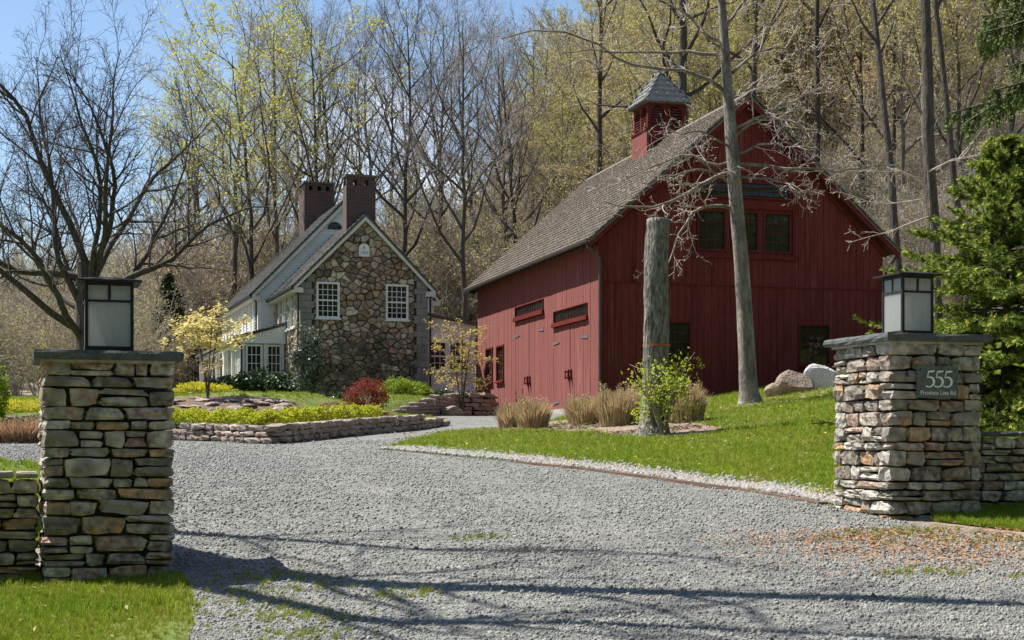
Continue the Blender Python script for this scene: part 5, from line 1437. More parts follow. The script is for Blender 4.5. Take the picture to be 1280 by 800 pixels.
# ---------------------------------------------------------------- grass
def tuft(seed, n, h, mat, w=.0035, spread=.05):
    r = np.random.default_rng(seed); return src('grass_tuft', blade_clump_mesh('grass_tuft', n, h, spread, r, MT[mat], w, .5, 4, .6))
def grass(name, poly, n, ymin, ymax, srcs, var_p, size=1.0, power=1.2, keep=None):
    xy = sample_poly(poly, n, ymin, ymax, power); x, y = xy[:, 0], xy[:, 1]
    if keep is not None: m = keep(x, y); x, y = x[m], y[m]
    k = len(x)
    # patchy growth
    pn = np.sin(x * 1.7 + 2 * np.sin(y * .9)) * np.sin(y * 1.3 + 1.4 * np.sin(x * 1.1))
    sc = size * r6.uniform(.6, 1.25, k) * (1 + .25 * pn) * np.interp(y, [5, 14, 40], [1, 1.1, 1.7])
    v = r6.choice(len(srcs), k, p=var_p)
    return scatter(name, np.c_[x, y, G(x, y) + .008], np.c_[r6.normal(0, .12, k), r6.normal(0, .12, k), r6.uniform(0, 6.28, k)], np.c_[sc, sc, sc * r6.uniform(.7, 1.2, k)], srcs, v)
TUFT = [tuft(1, 16, .085, 'grass'), tuft(2, 14, .065, 'grass'), tuft(3, 16, .055, 'mossgrass'), tuft(4, 12, .10, 'grass')]
TUFT2 = [tuft(5, 16, .085, 'grass', .005, .07), tuft(6, 14, .06, 'mossgrass', .005, .07), tuft(7, 12, .10, 'grass', .005, .07)]
def clear_of_walls(x, y):
    c, s = math.cos(A_P), math.sin(A_P); ok = np.ones(len(x), bool)
    for (P, W, yl, xa, xb) in ((PL, WL, .2, -4, 0), (PR, WR, .32, 0, 6)):
        u, w = (x - P[0]) * c + (y - P[1]) * s, -(x - P[0]) * s + (y - P[1]) * c
        ok &= ~((u > -.02) & (u < W + .02) & (w > -.03) & (w < W + .05)) & ~((u > xa) & (u < xb) & (w > yl) & (w < .9))
    return ok
def vkeep(x, y): return clear_of_walls(x, y) & ( r6.random(len(x)) < np.clip((-1.70 - .06 * np.sin(x * 9) - x) / .7 + .25, 0, 1))
grass('verge_grass', VERGE, 14000, 6.0, 10.6, TUFT, [.28, .27, .40, .05], .62, .6, vkeep)
grass('verge_grass', RVERGE, 7000, 8.5, 13.2, TUFT, [.4, .3, .2, .1], .85, .5, clear_of_walls)
grass('lawn_grass', LBACK, 3000, 10.9, 18, TUFT2, [.5, .2, .3], .8, .5, clear_of_walls)
def lkeep(x, y): return (~inside(x, y, BED2) | (r6.random(len(x)) < .35)) & (seg_dist(x, y, EDGE, False) > np.interp(y, [12, 17, 24], [.32, .38, .5]) * r6.uniform(.55, 1.15, len(x))) & ~(inside(x, y, MULCH) ) | (r6.random(len(x)) < .05)
grass('lawn_grass', RLAWN, 52000, 12.5, 46, TUFT2, [.42, .38, .20], .62, 1.5, lkeep)
grass('garden_grass', GARDEN, 14000, 27, 57, TUFT2, [.55, .3, .15], .5, .8, lambda x, y: ~inside(x, y, BED3))
# weeds creeping into the gravel
cx_ = [(-1.45, 9.35, .22), (-1.75, 9.9, .25), (-1.25, 8.2, .25), (-1.05, 7.6, .2), (-1.55, 8.7, .3), (-.6, 8.9, .12), (3.0, 11.0, .25), (2.5, 10.8, .18), (3.3, 10.4, .3), (-.12, 11.2, .06), (-.35, 11.15, .05), (2.6, 9.2, .15), (3.3, 9.0, .12)]
pt = np.concatenate([r6.normal(0, 1, (int(260 * s), 2)) * s * np.array([1, .7]) + (a, b) for a, b, s in cx_])
k = len(pt); sc = r6.uniform(.3, .75, k)
scatter('gravel_weeds', np.c_[pt, G(pt[:, 0], pt[:, 1]) + .008], np.c_[np.zeros((k, 2)), r6.uniform(0, 6.28, k)], sc[:, None] * np.ones((1, 3)), [TUFT[2], TUFT[1]])
# rusty needle litter near the right pillar, fallen leaves on the mulch
def litter(name, ctrs, mat, size, per):
    P = np.concatenate([r6.normal(0, 1, (int(per * s * 4), 2)) * s * np.array([1.3, .55]) + (a, b) for a, b, s in ctrs])
    P3 = np.c_[P, G(P[:, 0], P[:, 1]) + .018 + r6.random(len(P)) * .012]
    return tag(obj(name, make_mesh(name, *leaf_quads(P3, size, r6, .85, .3), MT[mat])), kind='stuff')
litter('needle_litter', [(2.6, 10.9, .35), (3.1, 10.75, .4), (2.2, 10.7, .3), (3.7, 10.5, .35), (2.9, 10.2, .4), (2.35, 10.15, .3), (3.4, 9.9, .45), (3.0, 9.5, .5)], 'needle_litter', .034, 330)
litter('mulch_chips', [(.3, 29.5, .8), (1.2, 27, .9), (2.2, 24.0, .6), (1.6, 31, .8), (.0, 31.5, .5)], 'mulch', .085, 420)
# last year's leaves lying about in the turf
for poly, nn, y0, y1 in ((RLAWN, 1500, 12.6, 40), (VERGE, 170, 6.2, 10)):
    q = sample_poly(poly, nn, y0, y1, 1.2); q = q[clear_of_walls(q[:, 0], q[:, 1])]
    tag(obj('lawn_litter', make_mesh('lawn_litter', *leaf_quads(np.c_[q, G(q[:, 0], q[:, 1]) + .04], .042, r6, .7, .45), MT['straw'])), kind='stuff')
# dandelions on the lawn
xy = sample_poly(RLAWN, 120, 13, 30, 1.2); k = len(xy)
DF = src('dandelion', make_mesh('dandelion', *leaf_quads(np.zeros((14, 3)), .017, r6, .5, .7), MT['dandelion']))
scatter('dandelions', np.c_[xy, G(xy[:, 0], xy[:, 1]) + .085], np.c_[np.zeros((k, 2)), r6.uniform(0, 6.28, k)], r6.uniform(.7, 1.3, k)[:, None] * np.ones((1, 3)), [DF])

# ---------------------------------------------------------------- the two trees on the lawn
def rough_trunk(pts, rad, sides, seed, name, mat, amp=.06):
    r = np.random.default_rng(seed); P = np.array([pts], float); K = len(pts)
    u = np.linspace(0, K - 1, K * 4); i = np.minimum(u.astype(int), K - 2); f = (u - i)[:, None]
    Q = P[0, i] * (1 - f) + P[0, i + 1] * f; R = np.array(rad)[i] * (1 - f[:, 0]) + np.array(rad)[i + 1] * f[:, 0]
    v, fc = tubes(Q[None], R[None], sides, True); v = v.copy()
    n = len(Q); ph = r.random(5) * 6.28
    a = np.tile(np.arange(sides) * 2 * np.pi / sides, n); z = np.repeat(np.arange(n), sides); c = np.repeat(Q, sides, 0)
    k = 1 + amp * (np.sin(a * 3 + ph[0] + z * .3) + .6 * np.sin(a * 5 + ph[1] - z * .5)) * .6 + r.normal(0, amp * .25, len(a))
    k += np.where(z < 3, .16 * (3 - z) / 3 * np.sin(a * 5 + ph[2]), 0)
    return make_mesh(name, c + (v - c) * k[:, None], fc, mat, True)

S1 = (2.235, 23.0); z1 = gz(*S1); s1 = 23 / F_PX
t = thing('tree_snag', 'sawn off tree trunk without branches, wrapped in shrub at its foot, before the barn', 'tree', (S1[0], S1[1], z1))
pts = [((px - 819) * s1, 0, (545 - py) * s1) for px, py in ((816, 551), (816, 544), (817, 530), (818, 480), (819, 420), (820, 350), (821, 300), (822, 274))]
obj('trunk', rough_trunk(pts, [.36, .28, .22, .205, .20, .19, .18, .175], 22, 3, 'trunk', MT['bark_snag'], .085), t)
MB().tube([(.037, 0, pts[-1][2] - .004), (.037, 0, pts[-1][2] + .008)], .163, 18).build('sawn_top', MT['bark_top'], t)
MB().tube([(.012, 0, (545 - 434) * s1), (.012, 0, (545 - 430.5) * s1)], .213, 20).build('tape', MT['orange'], t)

S2 = (4.83, 30.0); z2 = gz(*S2); s2 = 30 / F_PX
t2 = thing('tree', 'slender grey tree with pale sunlit budding twigs standing on the lawn before the barn', 'tree', (S2[0], S2[1], z2))
L2 = lambda px, py, dy=0: ((px - 938) * s2, dy, (506 - py) * s2)
tr = [(938, 512), (938, 503), (936, 490), (934, 450), (930, 380), (926, 320), (920, 250), (915, 180), (911, 130), (907, 70), (902, 0), (896, -90), (890, -190)]
obj('trunk', rough_trunk([L2(*p) for p in tr], [.33, .245, .195, .172, .160, .150, .142, .130, .115, .096, .078, .05, .02], 18, 4, 'trunk', MT['bark_pale'], .035), t2)
limbs = [([(905, 114), (887, 106), (855, 90), (831, 88), (791, 88), (770, 76), (749, 61), (706, 45), (666, 45), (627, 58)], -.5, .058),
         ([(896, 69), (866, 65), (831, 62), (773, 62), (740, 54), (700, 58)], .6, .05), ([(898, 52), (881, 48), (858, 27), (847, 20), (812, 12), (770, 3), (720, -10)], -.9, .055),
         ([(916, 92), (933, 77), (953, 62), (977, 55), (1010, 59), (1030, 56)], .5, .045), ([(922, 169), (938, 160), (968, 142), (998, 128), (1020, 112)], -.6, .04),
         ([(915, 216), (887, 228), (865, 241), (843, 256), (812, 266), (771, 269), (752, 262)], -.9, .062), ([(918, 262), (899, 258), (881, 259), (865, 270), (852, 284), (843, 306), (835, 331), (826, 345)], -.7, .055),
         ([(915, 203), (890, 206), (859, 191), (828, 200), (800, 215), (778, 222)], .5, .04), ([(918, 190), (890, 178), (868, 172), (838, 178), (815, 190)], -1.2, .035), ([(920, 235), (895, 222), (860, 222), (825, 236), (795, 246)], -1.4, .042),
         ([(918, 162), (952, 150), (971, 159), (996, 175)], -1.0, .04), ([(920, 206), (946, 209), (977, 212), (1009, 216), (1037, 222), (1077, 216), (1110, 217)], -.8, .048), ([(918, 195), (948, 185), (985, 188), (1020, 205), (1040, 215)], -1.3, .036), ([(923, 222), (955, 228), (985, 240), (1002, 255)], -1.0, .032),
         ([(906, 40), (925, 10), (950, -30), (970, -80)], .3, .05), ([(903, 10), (880, -40), (860, -90)], -.4, .05), ([(908, 130), (930, 110), (960, 100), (985, 80)], .9, .035)]
K = 10; LP, LR = [], []
for pl, dep, r0 in limbs:
    q = np.array([L2(px, py, dep * (k / (len(pl) - 1))) for k, (px, py) in enumerate(pl)])
    u = np.linspace(0, len(q) - 1, K); i = np.minimum(u.astype(int), len(q) - 2); f = (u - i)[:, None]
    LP.append(q[i] * (1 - f) + q[i + 1] * f); LR.append(r0 * .8 * np.linspace(1, .25, K))
LP, LR = np.array(LP), np.array(LR); r7 = np.random.default_rng(77)
LP[:, 1:-1] += r7.normal(0, .02, LP[:, 1:-1].shape)
b1 = grow(LP, LR, 9, r7, .18, 1, (25, 62), (.35, 1.0), 6, .03, .12, .35, .45, .35, .0065, True, rmax=.016)
b2 = grow(*b1, 4, r7, .15, 1, (30, 60), (.16, .48), 4, .02, .13, .5, .7, .3, .0055, True, rmax=.009)
b3 = grow(*b2, 3, r7, .2, 1, (30, 65), (.07, .2), 3, .03, .2, .7, .8, .2, .0055, True)
v, f, m = join_arrays([(*tubes(LP, LR, 8), 0)]); obj('limbs', make_mesh('limbs', v, f, MT['bark_pale'], True), t2)
v, f, m = join_arrays([(*tubes(*b1, 5), 0), (*tubes(*b2, 3), 0), (*tubes(*b3, 3), 0)]); obj('crown', make_mesh('crown', v, f, MT['twig_pale']), t2)
obj('buds', make_mesh('buds', *leaf_quads(b3[0][:, -1], .03, r7, 0, .8), MT['twig_pale']), t2)

# ---------------------------------------------------------------- distinct trees
BIG = tree_meshes(21, 13.5, .62, 'spread', MT['bark_dark'], MT['twig_big'])
x, y = -17.2, 60.0
place_tree(BIG, 'tree', 'huge old spreading bare tree behind the left lantern', (x, y, gz(x, y) - .2), 3.1, (1.0, 1.0, 1.22))
HIGH = [tree_meshes(31 + k, 21, .30, 'high', MT['bark_dark'], MT['twig'], MT['bud_olive'], 1, .10) for k in range(2)]
for (px, d, sc, hs, v, tilt, lab) in [
        (1171, 38, .62, 1.0, 1, -.035, 'thick straight trunk rising just right of the barn gable'),
        (1132, 52, .58, 1.0, 0, -.16, 'dark leaning trunk behind the right eave of the barn'),
        (1022, 64, .55, 1.15, 0, -.01, 'dark upright trunk rising behind the right roof slope of the barn'),
        (852, 60, 1.1, 1.0, 1, .0, 'thick forked grey trunk directly behind the cupola'),
        (748, 68, .62, 1.05, 0, -.01, 'dark trunk rising above the barn roof left of the cupola'),
        (928, 62, .55, 1.1, 1, -.04, 'grey trunk behind the barn ridge beside the lawn tree'),
        (1215, 48, .45, 1.0, 1, -.1, 'slim grey trunk leaning behind the young spruce')]:
    x = (px - 640) / F_PX * d
    place_tree(HIGH[v], 'tree', lab, (x, d, gz(x, d) - .3), px * .01, (sc, sc, hs), 'tall trees behind the barn', 'tree', (0, tilt))
# side branches of the trunk right of the barn, pale in the sun
d = 36.5; s3 = d / F_PX; X3 = (1168 - 640) / F_PX * d
t3 = thing('tree', 'slim pale sapling with outstretched twigs in front of the barn right eave', 'tree', (X3, d, gz(X3, d)))
q = lambda px, py, dy=0: ((px - 1168) * s3, dy, (HORIZON - py) * s3 - gz(X3, d))
tk = [(1171, 520), (1170, 420), (1168, 330), (1163, 262), (1160, 215), (1158, 190)]
P3 = [[q(*p) for p in tk]]
v, f = tubes(np.array(P3), np.array([[.05, .046, .04, .032, .02, .01]]), 8); obj('trunk', make_mesh('trunk', v, f, MT['bark_pale'], True), t3)
lm = [[(1163, 262), (1150, 247), (1125, 256), (1090, 256), (1070, 250), (1050, 243)], [(1164, 270), (1140, 278), (1112, 290), (1085, 297), (1062, 304)], [(1162, 240), (1135, 214), (1105, 216), (1070, 214), (1045, 218)], [(1160, 215), (1190, 200), (1215, 196), (1235, 190)]]
LP = []
for pl in lm:
    a = np.array([q(px, py, -.3 * k / 5) for k, (px, py) in enumerate(pl)]); u = np.linspace(0, len(a) - 1, 7); i = np.minimum(u.astype(int), len(a) - 2); f = (u - i)[:, None]; LP.append(a[i] * (1 - f) + a[i + 1] * f)
LP = np.array(LP); LR = np.tile(.022 * np.linspace(1, .3, 7), (len(lm), 1))
b1 = grow(LP, LR, 7, r7, .25, 1, (25, 60), (.25, .6), 5, .02, .2, .4, .6, .3, .007, True); b2 = grow(*b1, 4, r7, .2, 1, (25, 60), (.1, .3), 3, .02, .2, .6, .7, .2, .006, True)
v, f, m = join_arrays([(*tubes(LP, LR, 6), 0), (*tubes(*b1, 4), 0), (*tubes(*b2, 3), 0)]); obj('crown', make_mesh('crown', v, f, MT['twig_pale']), t3)

# ---------------------------------------------------------------- woodland
UPR = [tree_meshes(50 + k, 19, .19, 'upright', MT['bark_dark'] if k != 2 else MT['bark'], MT['twig_dark'] if k < 2 else MT['twig'], None, joined=True) for k in range(3)]
UPG = [tree_meshes(60 + k, 19, .17, 'upright', MT['bark_dark'], MT['twig'], MT['bud_green'], 1, .12 + .03 * k, joined=True) for k in range(2)]
WOO = [tree_meshes(70 + k, 16, .13, 'upright', [MT['bark'], MT['bark_dark'], MT['bark_pale']][k], MT['twig'], [MT['bud_olive'], MT['bud_tan'], MT['bud_olive']][k], 2, .12, fork=.3, joined=True, dens=.8) for k in range(3)]
THK = [tree_meshes(80 + k, 5.5, .035, 'thicket', MT['twig'], MT['twig'], [MT['bud_tan'], MT['bud_olive'], None][k], 1, .085, joined=True) for k in range(3)]
LABEL = {'UPR': 'tall bare tree with dark forking limbs against the sky', 'UPG': 'tall tree with fresh yellow green leaves against the sky',
         'WOO': 'slender woodland tree with olive and tan spring buds on the hillside', 'THK': 'thicket sapling of fine tan twigs under the woodland trees'}
rw = np.random.default_rng(5)
def wood(kind, sets, px, d, h, scale_xy=None):
    me = sets[rw.integers(len(sets))]; base = {'UPR': 19, 'UPG': 19, 'WOO': 16, 'THK': 5.5}[kind]
    x = (px - 640) / F_PX * d; s = h / base; sx = scale_xy or s
    o = obj({'THK': 'sapling'}.get(kind, 'woodland_tree'), me[0][1], None, (x, d, gz(x, d) - .2), (rw.normal(0, .02), rw.normal(0, .03), rw.uniform(0, 6.28)), (sx, sx, s))
    tag(o, LABEL[kind], 'tree' if kind != 'THK' else 'sapling', {'UPR': 'bare trees behind the house', 'UPG': 'leafing trees behind the house', 'WOO': 'woodland trees on the hillside', 'THK': 'saplings under the wood'}[kind])
    return o
# the tall row behind the house
for (px, d, top) in [(352, 78, 30), (392, 88, 25), (428, 80, 45), (470, 92, 35), (506, 74, 5), (545, 86, 22), (574, 72, 18), (600, 90, 40), (640, 84, 55), (668, 96, 40), (520, 104, 60), (450, 108, 50), (612, 110, 70), (560, 98, 35), (690, 88, 40), (372, 102, 50), (655, 82, 70), (485, 100, 30), (625, 104, 60)]:
    x = (px - 640) / F_PX * d; wood('UPR', UPR, px, d, (HORIZON - top) / F_PX * d - gz(x, d), .95)
for (px, d, top) in [(292, 82, 8), (340, 90, 22), (256, 96, 75), (318, 74, 60), (395, 76, 20), (225, 105, 120), (240, 88, 140)]:
    x = (px - 640) / F_PX * d; wood('UPG', UPG, px, d, (HORIZON - top) / F_PX * d - gz(x, d), 1.05)
# hillside to the right, thinning to the left
cnt = 0
while cnt < 130:
    px, d = rw.uniform(640, 1420), rw.uniform(56, 135); x = (px - 640) / F_PX * d
    if rw.random() > np.clip((px - 600) / 250, .25, 1): continue
    if -9 < x < 14 and d < 66: continue
    wood('WOO', WOO, px, d, rw.uniform(12, 19), rw.uniform(.8, 1.2)); cnt += 1
for k in range(26):                                              # far low ridge wood on the left
    px, d = rw.uniform(-120, 640), rw.uniform(105, 165)
    wood('WOO', WOO, px, d, rw.uniform(6.5, 10), rw.uniform(.55, .75))
for k in range(70):
    px, d = rw.uniform(-80, 1380), rw.uniform(68, 120); x = (px - 640) / F_PX * d
    if -15 < x < 9 and d < 80: continue
    wood('THK', THK, px, d, rw.uniform(3.0, 6.0))
# brush that fills the wood between the trunks, and unseen trees added behind the camera to darken window reflections and sky fill
def brush(name, n, pxr, dr, srcs, smin, smax, keep, sx=1.0):
    px, d = rw.uniform(*pxr, n * 2), dr[0] + (dr[1] - dr[0]) * rw.random(n * 2) ** .8; x = (px - 640) / F_PX * d
    m = keep(px, d, x); x, d = x[m][:n], d[m][:n]; k = len(x); s = rw.uniform(smin, smax, k)
    return scatter(name, np.c_[x, d, G(x, d) - .15], np.c_[rw.normal(0, .05, (k, 2)), rw.uniform(0, 6.28, k)], np.c_[s * sx, s * sx, s * rw.uniform(.8, 1.2, k)], srcs)
TS = [src('thicket', m[0][1]) for m in THK]; WS = [src('wood_tree', m[0][1]) for m in WOO]
clear = lambda px, d, x: ~((x > -17) & (x < 3) & (d < 82)) & ~((x > -6) & (x < 14.5) & (d < 66))
brush('woodland_brush', 1100, (-160, 1440), (64, 150), TS, .6, 1.4, lambda px, d, x: clear(px, d, x) & ((px > 600) | (rw.random(len(px)) < .55)))
brush('woodland_brush', 240, (900, 1440), (50, 80), TS, .5, 1.1, clear)
brush('woodland_brush', 80, (150, 640), (78, 112), TS, 1.2, 2.1, clear)
brush('distant_wood', 420, (640, 1440), (75, 160), WS, .7, 1.1, lambda px, d, x: rw.random(len(px)) < np.clip((px - 620) / 300, .2, 1))
brush('distant_wood', 70, (-160, 660), (125, 185), WS, .3, .5, clear)
k = 260; bx, by = rw.uniform(-50, 70, k), rw.uniform(-44, -14, k); s = rw.uniform(.9, 1.3, k)
LV = make_mesh('wood_leaves', *leaf_quads(clump_points(9000, (3.6, 3.6, 7.5), rw, 70, .2, .5) + np.array([0, 0, 2]), .55, rw), MT['boxwood'])
scatter('unseen_wood', np.c_[bx, by, G(bx, by) - .2], np.c_[np.zeros((k, 2)), rw.uniform(0, 6.28, k)], s[:, None] * np.ones((1, 3)), [WS[0], WS[1], src('wood_leaves', LV)])
# dark hemlocks on the left
for (px, d, w, top, lab) in [(212, 76, 2.2, 345, 'dark hemlock nearest to the white porch, behind the dogwood'), (60, 84, 2.4, 395, 'dark hemlock low on the hillside left of the lantern'), (172, 88, 2.0, 400, 'small dark hemlock just right of the left lantern'), (285, 96, 2.4, 330, 'dark hemlock rising behind the porch roof')]:
    x = (px - 640) / F_PX * d; zg = gz(x, d); h = (HORIZON - top) / F_PX * d - zg
    t = thing('hemlock_tree', lab, 'conifer', (x, d, zg), px)
    tp, trr = trunk_line(h, rw, 8, (0, 0), .01, .14, .1)
    v, f = tubes(tp, trr, 6); obj('trunk', make_mesh('trunk', v, f, MT['bark_dark']), t)
    n = 5200; tt = rw.random(n) ** .8; aa = rw.random(n) * 6.28; lobes = .62 + .38 * np.abs(np.sin(tt * 23 + aa * 1.5)) * rw.uniform(.6, 1.1, n)
    rad = w * (1 - tt) ** .8 * lobes * np.sqrt(rw.uniform(.25, 1, n)); P = np.c_[np.cos(aa) * rad, np.sin(aa) * rad, tt * h * .98 + .1 - rad * .22]
    obj('foliage', make_mesh('foliage', *leaf_quads(P, .30, rw, .35, .35), MT['hemlock']), t)

# ---------------------------------------------------------------- spruces on the right
def spruce(seed, name, label, loc, h, rb, whorls, per, droop, r0, mat, tipm, **kw):
    tk, bo, nd, tip = conifer(seed, h, rb, whorls, per, droop, r0, **kw)
    t = thing(name, label, 'conifer', loc, seed)
    obj('trunk', tk, t); obj('boughs', bo, t)
    v, f, m = join_arrays([(*nd[0], 0), (*nd[1], 0)]); obj('needles', make_mesh('needles', v, f, MT[mat]), t)
    if tipm: obj('new_tips', make_mesh('new_tips', *tip, MT[tipm]), t)
    return t
x, y = 6.55, 19.6
spruce(5, 'spruce_tree', 'bright green young spruce behind the low wall right of the sign pillar', (x, y, gz(x, y) - .1), 3.7, 2.25, 27, 10, .30, .085, 'spruce', 'spruce_tip', z0=.07, twig_len=.48, needle=.062, n_need=42, tsp=.07, power=.78)
x, y = 9.3, 21.5
spruce(8, 'spruce_tree', 'tall old spruce with hanging boughs reaching in at the top right', (x, y, gz(x, y) - .2), 13.5, 4.1, 24, 11, .8, .22, 'spruce_dark', None, z0=.385, twig_len=.66, needle=.085, n_need=26, hang=.6, power=.7, tsp=.065, nw=.17)

# the bare tree leaning out over the drive from the left, outside the frame; its shadow crosses the gravel
bx, by = -6.15, 13.0; bz = gz(bx, by)
t = thing('tree', 'tall bare leaning tree just left of the frame, its limbs shading the gravel', 'tree', (bx, by, bz))
O_ = np.array([bx, by, bz])
tk = np.array([(-6.15, 13.0, -.7), (-6.0, 12.85, 1.2), (-5.6, 12.6, 2.7), (-5.22, 12.02, 3.9), (-4.9, 11.47, 4.33), (-4.68, 11.11, 4.71), (-4.44, 10.76, 5.1), (-4.08, 10.6, 5.81), (-3.72, 10.55, 6.52), (-3.17, 10.41, 7.42), (-2.64, 10.31, 8.51), (-2.41, 10.21, 9.5)]) - O_
l2 = np.array([(-5.75, 12.7, 2.3), (-4.99, 11.26, 3.41), (-4.75, 10.32, 4.46), (-4.52, 9.79, 4.94), (-4.4, 9.37, 5.43), (-4.35, 9.52, 5.94), (-4.1, 9.61, 6.55), (-3.75, 9.49, 7.35), (-3.07, 9.26, 8.54)]) - O_
l3 = np.array([(-5.9, 12.8, 2.6), (-5.82, 12.95, 3.96), (-5.81, 12.84, 4.9), (-5.81, 12.92, 5.68), (-5.63, 12.88, 6.45), (-5.33, 12.53, 7.63), (-4.78, 12.56, 8.64), (-4.52, 12.31, 9.42)]) - O_
def res(q, K=14):
    u = np.linspace(0, len(q) - 1, K); i = np.minimum(u.astype(int), len(q) - 2); f = (u - i)[:, None]; return q[i] * (1 - f) + q[i + 1] * f
LP = np.array([res(tk), res(l2), res(l3)])
LR = np.array([np.interp(np.linspace(0, 1, 14), [0, .1, .4, 1], [.28, .22, .155, .065]), np.linspace(.115, .04, 14), np.linspace(.085, .025, 14)])
b1 = grow(LP, LR, 14, r7, .38, 1, (25, 60), (1.0, 3.0), 8, .05, .17, .25, .4, .4, .012, True, rmax=.042); b2 = grow(*b1, 5, r7, .2, 1, (25, 55), (.4, 1.0), 5, .04, .18, .4, .6, .4, .008, True, rmax=.014)
b3 = grow(*b2, 3, r7, .2, 1, (25, 55), (.2, .5), 3, .03, .18, .5, .6, .3, .006, True, rmax=.008)
v, f, m = join_arrays([(*tubes(LP, LR, 10), 0)]); obj('trunk', make_mesh('trunk', v, f, MT['bark'], True), t)
v, f, m = join_arrays([(*tubes(*b1, 5), 0), (*tubes(*b2, 4), 0), (*tubes(*b3, 3), 0)]); obj('crown', make_mesh('crown', v, f, MT['twig']), t)

# ---------------------------------------------------------------- garden plants
def on(px, d): x = (px - 640) / F_PX * d; return (x, d, gz(x, d))
def flowering(name, label, loc, h, rx, leaf, seed, layers, n_leaf, size, bark='bark', flat=.75, t0=.34):
    r = np.random.default_rng(seed); t = thing(name, label, 'tree', loc, seed)
    st = np.zeros((3, 6, 3)); a0 = np.array([0, 2.2, 4.1])
    for k in range(1, 6):
        f = k / 5; st[:, k, 0] = np.cos(a0) * rx * .34 * f ** 1.3; st[:, k, 1] = np.sin(a0) * rx * .34 * f ** 1.3; st[:, k, 2] = h * .86 * f
    st[:, 0, 2] = -.05; R = np.linspace(1, .35, 6)[None, :] * np.array([[.030], [.024], [.022]]) * h / 2.2
    b = grow(st, R, layers, r, t0, 1, (58, 86), (rx * .6, rx * 1.1), 6, .015, .12, .25, .5, .42, .006, True, .88)
    c = grow(*b, 6, r, .25, 1, (30, 60), (rx * .16, rx * .36), 4, .0, .12, .4, .6, .3, .005, True, .88)
    e = grow(*c, 3, r, .3, 1, (30, 60), (rx * .06, rx * .14), 3, .04, .15, .6, .8, .3, .004, True, .5)
    v, f, m = join_arrays([(*tubes(st, R, 7), 0)]); obj('trunk', make_mesh('trunk', v, f, MT[bark], True), t)
    v, f, m = join_arrays([(*tubes(*b, 5), 0), (*tubes(*c, 3), 0), (*tubes(*e, 3), 0)]); obj('crown', make_mesh('crown', v, f, MT[bark]), t)
    P = np.concatenate([pts_on(e[0], n_leaf, r, .2, size * .5), pts_on(c[0], n_leaf, r, .5, size * .5)])
    obj('foliage', make_mesh('foliage', *leaf_quads(P, size, r, flat, .7), MT[leaf]), t)
    return t
p = on(260, 34.6); flowering('dogwood_tree', 'small dogwood with layered pale yellow bloom beside the left pillar', p, 2.12, 1.02, 'dogwood', 3, 8, 5, .08, 'bark', .85, .46)
p = on(577, 52.6); p = (p[0], p[1], p[2]); flowering('maple_tree', 'small golden leafed tree between the stone house and the barn', p, 3.4, 1.35, 'maple', 7, 10, 3, .08, 'bark', .6)

shrub('forsythia_shrub', 'lime leafed shrub growing round the sawn off trunk', (2.32, 22.75, gz(2.32, 22.75)), (.62, .5, .70), 1500, .058, 'forsythia', 11, stems=18, clumps=70, spread=.11, shell=.3)
hr = np.random.default_rng(12)
hp_ = [(-8.7, 28.9), (-7.2, 28.7), (-6.2, 28.45), (-5.3, 28.1), (-4.55, 27.6), (-4.1, 28.3), (-3.85, 29.3), (-3.5, 30.4), (-3.15, 31.5), (-2.85, 32.5)]
hd = thing('hedge', 'low clipped chartreuse hedge above the curving garden wall', 'hedge', (-5, 28, 0))
Pn, stems = [], []
for a, b in zip(hp_[:-1], hp_[1:]):
    L = math.hypot(b[0] - a[0], b[1] - a[1]); n = int(1500 * L); f = hr.random(n)
    nn = np.array([-(b[1] - a[1]), b[0] - a[0]]) / L; off = hr.uniform(-.24, .24, n)
    X, Y = a[0] + (b[0] - a[0]) * f + nn[0] * off, a[1] + (b[1] - a[1]) * f + nn[1] * off
    hump = .22 + .04 * np.sin(f * L * 9 + a[0] * 5) + .03 * np.sin(f * L * 21)
    Z = hump * np.sqrt(np.clip(1 - (off / .28) ** 2, 0, 1)) * np.where(hr.random(n) < .6, 1, hr.random(n)) + hr.normal(0, .02, n)
    Pn.append(np.c_[X, Y, G(X, Y) + Z + .02])
    for k in range(int(L * 4)):
        f1 = hr.random(); x, y = a[0] + (b[0] - a[0]) * f1, a[1] + (b[1] - a[1]) * f1; z = gz(x, y); stems.append([(x, y, z - .05), (x + hr.normal(0, .05), y, z + .15), (x + hr.normal(0, .1), y + hr.normal(0, .1), z + .27)])
Pn = np.concatenate(Pn) - np.array([-5, 28, 0])
obj('foliage', make_mesh('foliage', *leaf_quads(Pn, .06, hr, 0, .6), MT['lime']), hd)
v, f = tubes(np.array(stems) - np.array([-5, 28, 0]), np.full((len(stems), 3), .008), 4); obj('stem', make_mesh('stem', v, f, MT['twig']), hd)

shrub('groundcover_shrub', 'bright yellow low mounded shrub behind the dogwood trunk', on(252, 36.6), (.72, .5, .15), 3200, .05, 'yellow', 21, clumps=60, spread=.14)
shrub('groundcover_shrub', 'bright yellow low hedge on the grey wall far left', on(15, 35.8), (1.5, .5, .17), 4200, .05, 'yellow', 22, clumps=90, spread=.12)
for k, (px, d, rx, h, lab) in enumerate([(283, 57.0, .75, .36, 'dark glossy shrub at the porch steps end of the foundation planting'), (322, 56.6, .95, .42, 'dark glossy shrub in the middle below the french doors'), (355, 56.0, .8, .40, 'dark glossy shrub next to the holly')]):
    shrub('rhododendron_shrub', lab, on(px, d), (rx, .6, h * 1.35), 3400, .13, 'darkleaf', 30 + k, clumps=45, spread=.15, group='dark shrubs before the porch')
shrub('holly_shrub', 'tall grey green holly at the left corner of the stone gable', on(384, 54.4), (.66, .6, 1.45), 5200, .11, 'holly', 35, clumps=90, spread=.13, shell=.4)
